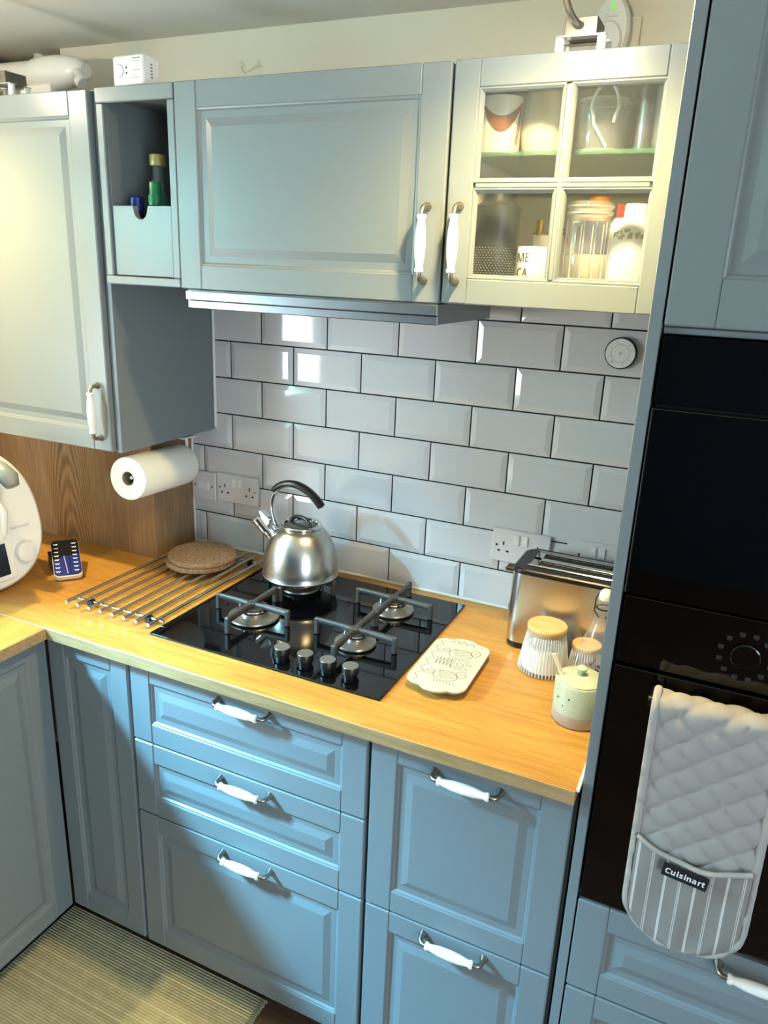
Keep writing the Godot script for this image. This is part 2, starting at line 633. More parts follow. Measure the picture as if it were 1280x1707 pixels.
func area_light(called: String, p: Vector3, towards: Vector3, size: Vector2, c: Color, e: float):
	var l := AreaLight3D.new()
	l.name = called
	l.area_size = size
	l.area_normalize_energy = true
	l.light_color = c
	l.light_energy = e
	l.shadow_enabled = true
	l.set("area_range", 12.0)
	l.set("area_attenuation", 2.0)
	add_child(l)
	l.look_at_from_position(p, p + towards, Vector3.UP if absf(towards.y) < 0.9 else V(0, 0, 1))

# ---------------------------------------------------------------- room shell
func build_room():
	struct(boxm(V(XL - 0.1, -0.1, -0.1), V(3.2, 0.0, 4.3)), "floor", M.floor)
	struct(boxm(V(XL - 0.1, CEIL, -0.3), V(3.2, CEIL + 0.1, 4.3)), "ceiling", M.ceiling)
	# back wall, with a broken-out hole under the ceiling at its left end
	var b := MB.new()
	b.box(V(XL - 0.1, 0, -0.12), V(3.2, 2.222, -0.008))
	b.box(V(-0.66, 2.222, -0.12), V(3.2, CEIL, -0.008))
	b.box(V(XL - 0.1, 2.15, -0.3), V(-0.5, CEIL, -0.2))
	b.box(V(XL - 0.1, 2.1, -0.2), V(-0.5, 2.222, -0.12))
	b.box(V(XL - 0.2, 2.0, -0.3), V(XL - 0.1, CEIL, -0.008))
	b.box(V(-0.66, 2.222, -0.2), V(-0.5, CEIL, -0.12))
	var wb := struct(b, "wall_back", M.plaster, "cream plastered kitchen wall with dark-grouted white tiles below")
	var rb := MB.new()
	var rng := RandomNumberGenerator.new()
	rng.seed = 8
	rb.box(V(XL - 0.1, 2.2225, -0.198), V(-0.655, CEIL - 0.001, -0.185))
	for k in 26:
		var x := XL - 0.02 + 0.25 * rng.randf()
		var q := 0.010 + rng.randf() * 0.022
		var y := 2.2225 + rng.randf() * 0.03
		var z := -0.17 + rng.randf() * 0.12
		rb.xf = Transform3D(Basis.from_euler(V(rng.randf(), rng.randf(), rng.randf()) * 0.6), V(minf(x, -0.69), y + q * 0.6, z))
		rb.box(V(-q, -q * 0.6, -q * 0.8), V(q, q * 0.6, q * 0.8), 0.003)
	part(rb, "broken_masonry", M.rubble, wb, "dark broken masonry in the hole")
	# left wall with the opening of the added light shaft
	var z0 := 1.27
	var z1 := 1.66
	var y0 := 1.69
	var y1 := 2.06
	b = MB.new()
	b.box(V(XL - 0.1, 0, -0.008), V(XL, CEIL, 1.15))
	b.box(V(XL - 0.1, 0, 1.85), V(XL, CEIL, 4.2))
	b.box(V(XL - 0.1, 0, 1.15), V(XL, 1.09, 1.85))
	b.box(V(XL - 0.1, 1.57, 1.15), V(XL, y0, 1.85))
	b.box(V(XL - 0.1, y0, 1.15), V(XL, y1, z0))
	b.box(V(XL - 0.1, y0, z1), V(XL, y1, 1.85))
	b.box(V(XL - 0.1, y1, 1.15), V(XL, CEIL, 1.85))
	struct(b, "wall_left", M.plaster)
	b = MB.new()
	for q in [[1.15, 1.18, 1.09, 1.57], [1.82, 1.85, 1.09, 1.57], [1.15, 1.85, 1.09, 1.12], [1.15, 1.85, 1.54, 1.57]]:
		b.box(V(XL - 0.07, q[2], q[0]), V(XL - 0.02, q[3], q[1]))
	var w2 := struct(b, "window_2", M.white_plastic, "white framed window above the left worktop")
	part(boxm(V(XL - 0.05, 1.12, 1.18), V(XL - 0.045, 1.54, 1.82)), "pane", M.pane, w2)
	# added slanting shaft that shapes the blue light, with a made-up rooflight
	var sx := V(-1.56, 2.51, 1.835)
	var nrm := V(0.6, -0.575, -0.335).normalized()
	var side := nrm.cross(Vector3.UP).normalized()
	var up := side.cross(nrm).normalized()
	var outer := []
	var lip := []
	for q in [[-1, -1], [1, -1], [1, 1], [-1, 1]]:
		outer.append(sx + side * q[0] * 0.21 + up * q[1] * 0.20)
		lip.append(sx + side * q[0] * 0.17 + up * q[1] * 0.16)
	var inner := [V(XL - 0.1, y0, z0), V(XL - 0.1, y0, z1), V(XL - 0.1, y1, z1), V(XL - 0.1, y1, z0)]
	# order the ring of the added rooflight like the ring of the opening
	var best := 0
	var flip := false
	var least := 1e9
	for f in [false, true]:
		for k in 4:
			var sum := 0.0
			for i in 4:
				sum += inner[i].distance_to(outer[(k - i + 8) % 4] if f else outer[(k + i) % 4])
			if sum < least:
				least = sum
				best = k
				flip = f
	var o2 := []
	var l2 := []
	for i in 4:
		var k := (best - i + 8) % 4 if flip else (best + i) % 4
		o2.append(outer[k])
		l2.append(lip[k])
	b = MB.new()
	for i in 4:
		var j := (i + 1) % 4
		b.quad(inner[i], inner[j], o2[j], o2[i])
		b.quad(o2[i], o2[j], l2[j], l2[i])
	var w1 := struct(b, "added_rooflight_1", M.plaster, "added unseen rooflight and shaft that shape the blue light")
	b = MB.new()
	b.quad(l2[0], l2[1], l2[2], l2[3])
	part(b, "pane", M.pane, w1)
	b = MB.new()
	b.box(V(3.1, 0, -0.008), V(3.2, CEIL, 2.2))
	b.box(V(3.1, 0, 3.6), V(3.2, CEIL, 4.2))
	b.box(V(3.1, 2.12, 2.2), V(3.2, CEIL, 3.6))
	struct(b, "wall_right", M.plaster)
	b = MB.new()
	for q in [[2.2, 2.26, 0.0, 2.12], [2.87, 2.93, 0.0, 2.12], [3.54, 3.6, 0.0, 2.12], [2.2, 3.6, 0.0, 0.1], [2.2, 3.6, 2.05, 2.12]]:
		b.box(V(3.12, q[2], q[0]), V(3.17, q[3], q[1]))
	var gd := struct(b, "door_1", M.white_plastic, "added unseen glazed door for the fill light")  # unseen door, added to go with the fill from the right
	for q in [[2.26, 2.87], [2.93, 3.54]]:
		part(boxm(V(3.145, 0.1, q[0]), V(3.15, 2.05, q[1])), "pane", M.pane, gd)
	struct(boxm(V(XL, 0, 4.2), V(3.1, CEIL, 4.3)), "wall_front", M.dark_wall)
	# rug
	var r := thing("rug", "striped beige and olive flat-woven rug on the floor before the drawers", "rug", V(0, 0.0, 0))
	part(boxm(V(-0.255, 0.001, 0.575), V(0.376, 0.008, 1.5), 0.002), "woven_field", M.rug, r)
	var eb := MB.new()
	var rr := RandomNumberGenerator.new()
	rr.seed = 4
	var z := 0.576
	while z < 1.495:
		eb.box(V(0.372, 0.001, z), V(0.385 + rr.randf() * 0.004, 0.010, z + 0.0055), 0.002)
		z += 0.0065
	part(eb, "bound_edge", M.rug_edge, r, "knotted bound edge")

# ---------------------------------------------------------------- tiles
const PX := 0.1016
const PY := 0.1023
const TY := 1.6321

func tile_mesh(w: float, h: float, l_bev: bool, r_bev: bool, t_bev := true, b_bev := true) -> Mesh:
	var m := MB.new()
	var x0 := -w / 2
	var x1 := w / 2
	var y0 := -h / 2
	var y1 := h / 2
	var bw := 0.0135
	var a := [V(x0, y0, -0.007), V(x1, y0, -0.007), V(x1, y1, -0.007), V(x0, y1, -0.007)]
	var e := [V(x0, y0, 0.0), V(x1, y0, 0.0), V(x1, y1, 0.0), V(x0, y1, 0.0)]
	var ix0: float = x0 + (bw if l_bev else 0.0005)
	var ix1: float = x1 - (bw if r_bev else 0.0005)
	var iy0: float = y0 + (bw if b_bev else 0.0005)
	var iy1: float = y1 - (bw if t_bev else 0.0005)
	var f := [V(ix0, iy0, 0.0036), V(ix1, iy0, 0.0036), V(ix1, iy1, 0.0036), V(ix0, iy1, 0.0036)]
	for i in 4:
		var j := (i + 1) % 4
		m.quad(a[i], a[j], e[j], e[i])
		m.quad(e[i], e[j], f[j], f[i])
	m.quad(f[0], f[1], f[2], f[3])
	return m.mesh()

func build_tiles():
	var wall := get_node("wall_back")
	var x_lo := -0.247
	var x_hi := 1.052
	var gap := 0.0036
	part(boxm(V(x_lo, YW - 0.02, -0.0078), V(x_hi, 1.70, -0.0008)), "grout", M.grout, wall, "dark grout")
	var cache := {}
	var rng := RandomNumberGenerator.new()
	rng.seed = 12
	for row in 8:
		var ytop := TY - PY * (row - 1)
		var ybot := ytop - PY
		if row == 0:
			ytop = 1.70
			ybot = TY
		if row == 7:
			ybot = YW + 0.002
		var k := -3 if row % 2 == 0 else -4
		while k * PX < x_hi:
			var xa: float = maxf(k * PX, x_lo - gap / 2)
			var xb: float = minf((k + 2) * PX, x_hi + gap / 2)
			var lb: bool = xa == k * PX
			var rb: bool = xb == (k + 2) * PX
			k += 2
			if xb - xa < 0.012:
				continue
			var key := "%.4f %.4f %s %s %d" % [xb - xa, ytop - ybot, lb, rb, 1 if row in [0, 7] else 0]
			if not cache.has(key):
				cache[key] = tile_mesh(xb - xa - gap, ytop - ybot - gap, lb, rb, row != 0, row != 7)
			# hand-laid: each tile leans by a hair
			var tilt := Basis.from_euler(V((rng.randf() - 0.5) * 0.012, (rng.randf() - 0.5) * 0.012, 0))
			put(cache[key], "tile", M.tile, wall, Transform3D(tilt, V((xa + xb) / 2, (ytop + ybot) / 2, 0)))
	# white silicone along the worktop and up the corner
	var s := MB.new()
	s.tube([V(x_lo, YW + 0.003, 0.003), V(1.05, YW + 0.003, 0.003)], 0.004, 8)
	s.tube([V(x_lo + 0.001, YW, 0.003), V(x_lo + 0.001, 1.278, 0.003)], 0.004, 8)
	part(s, "silicone_bead", M.silicone, wall, "white silicone bead")
	s = MB.new()
	s.tube([V(-0.157, 1.284, 0.004), V(-0.157, 1.66, 0.004)], 0.0045, 8)
	part(s, "silicone_bead", M.silicone, wall, "white silicone bead")

	# oak boarding in the corner
	var t := thing("oak_boxing", "upright-grained oak boards boxing in the corner behind the food processor", "wood panelling", V(0, 0, 0))
	part(boxm(V(XL, YW, 0.168), V(-0.239, 1.278, 0.186), 0.0008), "board", M.oak_panel, t)
	part(boxm(V(-0.266, YW, -0.004), V(-0.2465, 1.278, 0.1665), 0.0008), "board", M.oak_panel, t)

# ---------------------------------------------------------------- worktops
func build_worktops():
	var t := thing("worktop", "honey oak worktop along the tiled wall carrying the hob", "worktop")
	part(boxm(V(XL, 0.890, 0.0), V(1.0525, YW, 0.6465), 0.0012), "slab", M.oak_x, t)
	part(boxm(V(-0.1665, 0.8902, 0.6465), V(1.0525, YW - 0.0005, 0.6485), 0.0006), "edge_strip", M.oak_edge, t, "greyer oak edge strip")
	t = thing("worktop", "honey oak worktop turning the corner under the food processor", "worktop")
	part(boxm(V(XL, 0.890, 0.6478), V(-0.1645, YW, 2.4), 0.0012), "slab", M.oak_z, t)
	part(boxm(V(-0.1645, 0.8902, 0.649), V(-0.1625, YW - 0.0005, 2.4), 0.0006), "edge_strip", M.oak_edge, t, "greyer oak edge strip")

# ---------------------------------------------------------------- base units
func build_base_units():
	var gy := 0.0015
	# corner unit with a plain framed door
	var c := thing("base_cabinet", "grey corner base cabinet with a narrow framed door without handle", "cabinet", V(0, 0, 0))
	part(boxm(V(-0.199, 0.08, 0.02), V(0.05, 0.8895, 0.60)), "body", M.carcass, c)
	part(boxm(V(-0.199, 0.0, 0.05), V(0.052, 0.08, 0.56)), "plinth", M.plinth, c)
	front(c, "door", 0.243, 0.806, at(-0.1965, 0.082, ZB), 0.05, 0.05)
	# three-drawer unit under the hob
	c = thing("drawer_cabinet", "grey base cabinet with three framed drawers under the hob", "cabinet")
	part(boxm(V(0.0525, 0.08, 0.02), V(0.656, 0.8895, 0.60)), "body", M.carcass, c)
	part(boxm(V(0.0525, 0.0, 0.05), V(0.656, 0.08, 0.56)), "plinth", M.plinth, c)
	var w := 0.597
	for q in [[0.683, 0.8895, 0.856], [0.483, 0.68, 0.659], [0.082, 0.48, 0.458]]:
		var d := front(c, "drawer", w, q[1] - q[0] - gy, at(0.0555, q[0], ZB))
		handle(d, 0.309, q[2] - q[0])
	# two-drawer unit at the right
	c = thing("drawer_cabinet", "grey base cabinet with two deep drawers beside the oven housing", "cabinet")
	part(boxm(V(0.6585, 0.08, 0.02), V(1.0535, 0.8895, 0.60)), "body", M.carcass, c)
	part(boxm(V(0.6585, 0.0, 0.05), V(1.0535, 0.08, 0.56)), "plinth", M.plinth, c)
	w = 0.387
	for q in [[0.483, 0.8895, 0.850], [0.082, 0.48, 0.462]]:
		var d := front(c, "drawer", w, q[1] - q[0] - gy, at(0.6615, q[0], ZB))
		handle(d, 0.196, q[2] - q[0])
	# unit of the run along the left wall, its door faces +x
	c = thing("base_cabinet", "grey base cabinet under the corner worktop facing the oven", "cabinet")
	part(boxm(V(-0.78, 0.08, 0.626), V(-0.217, 0.8895, 1.225)), "body", M.carcass, c)
	part(boxm(V(-0.78, 0.0, 0.626), V(-0.26, 0.08, 1.225)), "plinth", M.plinth, c)
	front(c, "door", 0.597, 0.806, Transform3D(Basis(V(0, 1, 0), PI / 2), V(-0.197, 0.082, 1.2215)))
	c = thing("base_cabinet", "grey base cabinet under the window-side worktop", "cabinet")
	part(boxm(V(-0.78, 0.08, 1.227), V(-0.217, 0.8895, 1.87)), "body", M.carcass, c)
	part(boxm(V(-0.78, 0.0, 1.227), V(-0.26, 0.08, 1.87)), "plinth", M.plinth, c)
	front(c, "door", 0.597, 0.806, Transform3D(Basis(V(0, 1, 0), PI / 2), V(-0.197, 0.082, 1.822)))

# ---------------------------------------------------------------- wall units
func build_wall_units():
	var zc := 0.3705
	# tall wall cabinet at the left
	var c := thing("wall_cabinet", "tall grey wall cabinet above the oak boarding", "cabinet")
	part(boxm(V(-0.776, 1.281, 0.0), V(-0.178, TOP - 0.001, zc)), "body", M.carcass, c)
	part(boxm(V(-0.177, 1.277, 0.0), V(-0.1605, TOP, 0.374), 0.001), "cover_panel", M.carcass, c)
	var d := front(c, "door", 0.595, 0.797, at(-0.7745, 1.281, ZW))
	handle(d, 0.595 - 0.030, 1.378 - 1.281, true)
	# open shelf unit with a notched drawer
	c = thing("open_shelf_cabinet", "narrow open grey cabinet with a notched drawer", "cabinet")
	carcass(c, V(-0.157, MB_Y, 0.0), V(0.0515, TOP, 0.376), M.paint, 0.018)
	part(boxm(V(-0.158, TOP - 0.030, 0.3765), V(0.0525, TOP, ZW - 0.001), 0.002), "rail", M.paint, c)
	part(boxm(V(-0.158, MB_Y, 0.3765), V(0.0525, MB_Y + 0.018, ZW - 0.001), 0.002), "rail", M.paint, c)
	for x in [-0.158, 0.0335]:
		part(boxm(V(x, MB_Y + 0.0183, 0.3765), V(x + 0.019, TOP - 0.0303, ZW - 0.003), 0.002), "stile", M.paint, c)
	var pl := PackedVector2Array([Vector2(-0.135, 1.700), Vector2(0.0295, 1.700), Vector2(0.0295, 1.847), Vector2(-0.035, 1.847)])
	for k in 9:
		var a := -PI * k / 8.0
		pl.append(Vector2(-0.056 + 0.018 * cos(a), 1.838 + 0.019 * sin(a)))
	pl.append(Vector2(-0.077, 1.847))
	pl.append(Vector2(-0.135, 1.847))
	var pb := MB.new()
	pb.prism(pl, 0.366, 0.380, 0.0012)
	var dr := part(pb, "drawer", M.paint, c, "notched drawer front")
	var tb := MB.new()
	tb.box(V(-0.134, 1.700, 0.06), V(-0.124, 1.80, 0.366))
	tb.box(V(0.0185, 1.700, 0.06), V(0.0285, 1.80, 0.366))
	tb.box(V(-0.124, 1.700, 0.06), V(0.0185, 1.708, 0.366))
	part(tb, "drawer_box", M.white_carcass, dr)
	# cabinet over the extractor
	c = thing("wall_cabinet", "wide grey wall cabinet with a framed door above the extractor hood", "cabinet")
	part(boxm(V(0.0535, MB_Y, 0.0), V(0.6575, TOP - 0.001, zc)), "body", M.carcass, c)
	d = front(c, "door", 0.600, 0.401, at(0.0555, 1.679, ZW))
	handle(d, 0.6235 - 0.0555, 1.783 - 1.679, true)
	# glazed cabinet
	c = thing("glazed_cabinet", "grey wall cabinet with a four-pane glass door full of crockery", "cabinet")
	carcass(c, V(0.6585, MB_Y, 0.0), V(1.0575, TOP - 0.001, zc), M.white_carcass)
	glazed_door(c)
	part(boxm(V(0.677, 1.936, 0.012), V(1.039, 1.944, 0.335), 0.001), "glass_shelf", M.green_glass, c, "green glass shelf")
	# extractor hood
	var h := thing("extractor_hood", "slim brushed steel extractor hood under the wide wall cabinet", "extractor hood")
	part(boxm(V(0.075, 1.640, 0.06), V(0.655, 1.678, 0.392), 0.001), "housing", M.hood_steel, h)
	part(boxm(V(0.078, 1.657, 0.3925), V(0.660, 1.676, 0.404), 0.0015), "front_strip", M.hood_steel, h)
	part(boxm(V(0.085, 1.640, 0.3925), V(0.660, 1.6565, 0.400), 0.0015), "front_strip", M.hood_steel, h)

func glazed_door(c: Node3D):
	var x0 := 0.661
	var x1 := 1.056
	var y0 := 1.681
	var y1 := 2.081
	var px := [[0.714, 0.849], [0.871, 1.007]]
	var py := [[1.733, 1.872], [1.894, 2.030]]
	var place := at(x0, y0, ZW)
	var w := x1 - x0
	var h := y1 - y0
	var d := put(boxm(V(0.705 - x0, 1.725 - y0, -0.017), V(1.012 - x0, 1.7335 - y0, -0.004)).mesh(), "door", M.paint, c, place)
	for q in [[0.0, 0.046], [1.010 - x0, w]]:
		part(boxm(V(q[0], 0, -0.019), V(q[1], h, 0), 0.0022), "stile", M.paint, d)
	for q in [[0.0, 1.7255 - y0], [2.037 - y0, h]]:
		part(boxm(V(0.0463, q[0], -0.019), V(1.0097 - x0, q[1], -0.0003), 0.0016), "rail", M.paint, d)
	# glazing bars with bevelled edges
	part(boxm(V(0.852 - x0, 1.7255 - y0, -0.017), V(0.868 - x0, 2.037 - y0, -0.002), 0.005), "glazing_bar", M.paint, d)
	part(boxm(V(0.0463, 1.875 - y0, -0.017), V(1.0097 - x0, 1.891 - y0, -0.0022), 0.005), "glazing_bar", M.paint, d)
	for a in px:
		for b in py:
			var m := MB.new()
			# moulding round each pane, sloping back to the glass
			var r: Array = [a[0] - 0.0065 - x0, a[1] + 0.0065 - x0, b[0] - 0.0065 - y0, b[1] + 0.0065 - y0]
			for pr in [[[0.0, -0.0015], [0.0025, -0.0015], [0.006, -0.0055], [0.008, -0.010]]]:
				for k in pr.size() - 1:
					var p := m._rect(r[0], r[1], r[2], r[3], pr[k])
					var q := m._rect(r[0], r[1], r[2], r[3], pr[k + 1])
					for i in 4:
						m.quad(p[i], p[(i + 1) % 4], q[(i + 1) % 4], q[i])
			part(m, "bead", M.paint, d)
			part(boxm(V(a[0] - 0.002 - x0, b[0] - 0.002 - y0, -0.013), V(a[1] + 0.002 - x0, b[1] + 0.002 - y0, -0.010)), "pane", M.clear, d)
	handle(d, 0.0245, 1.784 - y0, true)

# ---------------------------------------------------------------- tall unit, ovens
func build_tall_unit():
	var c := thing("tall_cabinet", "tall grey oven housing at the end of the worktop", "cabinet")
	part(boxm(V(1.0592, 0.0, 0.0), V(1.0765, CEIL - 0.002, 0.6195), 0.001), "cover_panel", M.paint, c)
	var sb := MB.new()
	sb.tube([V(1.0555, YW + 0.001, 0.01), V(1.0555, YW + 0.001, 0.645)], 0.0032, 8)
	part(sb, "silicone_bead", M.silicone, c, "white silicone bead")
	part(boxm(V(1.68, 0.0, 0.0), V(1.70, CEIL - 0.002, 0.6195), 0.001), "cover_panel", M.paint, c)
	part(boxm(V(1.078, 1.675, 0.02), V(1.678, 2.27, 0.60)), "body", M.carcass, c)
	part(boxm(V(1.078, 0.08, 0.02), V(1.678, 0.683, 0.60)), "body", M.carcass, c)
	part(boxm(V(1.078, 0.0, 0.05), V(1.678, 0.08, 0.56)), "plinth", M.plinth, c)
	part(boxm(V(1.079, 1.6665, 0.58), V(1.677, 1.6755, 0.606), 0.001), "filler_strip", M.paint, c)
	front(c, "door", 0.597, 0.59, at(1.0795, 1.678, ZB), 0.065, 0.065)
	for q in [[0.483, 0.683, 0.655], [0.082, 0.480, 0.452]]:
		var d := front(c, "drawer", 0.597, q[1] - q[0] - 0.002, at(1.0795, q[0], ZB), 0.055, 0.05)
		handle(d, 0.30, q[2] - q[0])
	# upper oven: control strip, gap, glass door
	var o := thing("microwave_oven", "black glass built-in microwave oven above the main oven", "oven")
	part(boxm(V(1.082, 1.277, 0.05), V(1.675, 1.664, 0.598)), "body", M.dark, o)
	part(boxm(V(1.0815, 1.569, 0.598), V(1.6755, 1.664, 0.6175), 0.001), "control_panel", M.oven_glass, o)
	part(boxm(V(1.0815, 1.277, 0.598), V(1.6755, 1.5625, 0.6195), 0.001), "door", M.oven_glass, o)
	part(boxm(V(1.0797, 1.277, 0.596), V(1.0813, 1.5625, 0.617)), "trim", M.alu, o)
	# main oven
	o = thing("oven", "black glass built-in oven with a grey glove over its handle", "oven")
	part(boxm(V(1.082, 0.688, 0.05), V(1.675, 1.272, 0.598)), "body", M.dark, o)
	part(boxm(V(1.0815, 1.158, 0.598), V(1.6755, 1.272, 0.6175), 0.001), "control_panel", M.oven_glass, o)
	part(boxm(V(1.0815, 0.688, 0.598), V(1.6755, 1.152, 0.6195), 0.001), "door", M.oven_glass, o)
	var hb := MB.new()
	hb.tube([V(1.141, 1.128, 0.663), V(1.63, 1.128, 0.663)], 0.0085, 14)
	for x in [1.149, 1.62]:
		hb.tube([V(x, 1.128, 0.619), V(x, 1.128, 0.66)], 0.006, 10)
	part(hb, "handle", M.black_plastic, o)
	# ring of small programme symbols round the dial
	for k in 12:
		var a := TAU * (k + 0.5) / 12.0
		var m := MB.new()
		m.box(V(-0.004, -0.003, 0), V(0.004, 0.003, 0.0004))
		m.box(V(-0.0025, -0.0045, 0), V(0.0025, -0.0037, 0.0004))
		put(m.mesh(), "symbol", M.faint_dark, o, at(1.262 + 0.036 * cos(a), 1.212 + 0.036 * sin(a), 0.6176))
	var kn := MB.new()
	kn.lathe([Vector2(0.021, 0), Vector2(0.021, 0.004), Vector2(0.019, 0.005)], V(1.262, 1.212, 0.6176), 32, true, true, 0.6, 0, 0.0, Basis(V(1, 0, 0), V(0, 0, 1), V(0, -1, 0)))
	part(kn, "dial", M.oven_glass, o)

# ---------------------------------------------------------------- hob
func build_hob():
	var h := thing("gas_hob", "black glass four-burner gas hob set in the oak worktop", "hob", V(0, YW, 0))
	part(boxm(V(0.0615, 0.0002, 0.0444), V(0.6466, 0.006, 0.5572), 0.0015), "glass_plate", M.black_glass, h)
	var gy := 0.006
	var spots := [[0.222, 0.372, 0.062, 0.036, true], [0.228, 0.167, 0.052, 0.030, false], [0.500, 0.172, 0.052, 0.030, false], [0.497, 0.372, 0.048, 0.024, false]]
	for s in spots:
		var p := V(s[0], gy, s[1])
		var b := MB.new()
		var R: float = s[2]
		var r: float = s[3]
		b.lathe([Vector2(R * 0.93, 0.0), Vector2(R, 0.004), Vector2(R * 0.98, 0.008), Vector2(R * 0.75, 0.011), Vector2(r * 1.15, 0.013)], p, 48)
		var base := part(b, "burner", M.alu, h)
		b = MB.new()
		b.lathe([Vector2(r * 0.95, 0.013), Vector2(r * 0.95, 0.018), Vector2(r * 1.03, 0.020), Vector2(r * 1.03, 0.025), Vector2(r * 0.97, 0.027)], p, 48, false, true, 0.6)
		part(b, "flame_ring", M.chrome, base)
		b = MB.new()
		for k in 28:
			var a := TAU * k / 28
			b.xf = Transform3D(Basis(V(0, 1, 0), a), p)
			b.box(V(r * 1.0, 0.020, -0.0012), V(r * 1.05, 0.0245, 0.0012))
		part(b, "flame_port", M.dark, base)
		b = MB.new()
		b.lathe([Vector2(r * 0.92, 0.027), Vector2(r * 0.92, 0.030), Vector2(r * 0.86, 0.032), Vector2(0.002, 0.0325)], p, 48)
		part(b, "burner_cap", M.burner_black, base)
		b = MB.new()
		b.tube([p + V(-r * 1.2, 0.010, -0.004), p + V(-r * 1.2, 0.024, -0.004)], 0.0025, 8)
		part(b, "igniter", M.porcelain, base)
	# cast iron pan supports: a cross of four arms that bend down to the glass
	var arm := MB.new()
	for k in 4:
		arm.xf = Transform3D(Basis(V(0, 1, 0), k * PI / 2), Vector3.ZERO)
		var y1 := 0.041
		# arm from the centre, thickening outwards, then the leg
		var rings := []
		for q in [[0.0, y1 - 0.013, y1 - 0.001, 0.008], [0.012, y1 - 0.012, y1 - 0.001, 0.0065], [0.030, y1 - 0.012, y1, 0.0050], [0.095, y1 - 0.014, y1, 0.0055]]:
			rings.append([V(q[0], q[1], -q[3]), V(q[0], q[1], q[3]), V(q[0], q[2], q[3] * 0.75), V(q[0], q[2], -q[3] * 0.75)])
		for i in rings.size():
			rings[i].reverse()
		arm.loft(rings, true, true, 3.0)
		arm.box(V(0.0935, 0.0, -0.0058), V(0.1045, y1, 0.0058), 0.0022)
	arm.xf = Transform3D.IDENTITY
	arm.lathe([Vector2(0.010, 0.028), Vector2(0.013, 0.030), Vector2(0.013, 0.039), Vector2(0.010, 0.041)], Vector3.ZERO, 16)
	var am := arm.mesh()
	for s in [[0.218, 0.374], [0.228, 0.167], [0.500, 0.171], [0.495, 0.372]]:
		put(am, "pan_support", M.iron, h, at(s[0], gy, s[1]))
	for x in [0.387, 0.445, 0.500, 0.554]:
		var b := MB.new()
		b.lathe([Vector2(0.0155, 0.0), Vector2(0.0155, 0.008), Vector2(0.0185, 0.010), Vector2(0.0185, 0.024), Vector2(0.0178, 0.0255)], V(x, gy, 0.507), 36)
		var k := part(b, "control_knob", M.black_plastic, h)
		b = MB.new()
		b.lathe([Vector2(0.0172, 0.0255), Vector2(0.0168, 0.0262)], V(x, gy, 0.507), 36, false, true)
		part(b, "knob_top", M.alu, k, "brushed steel top")

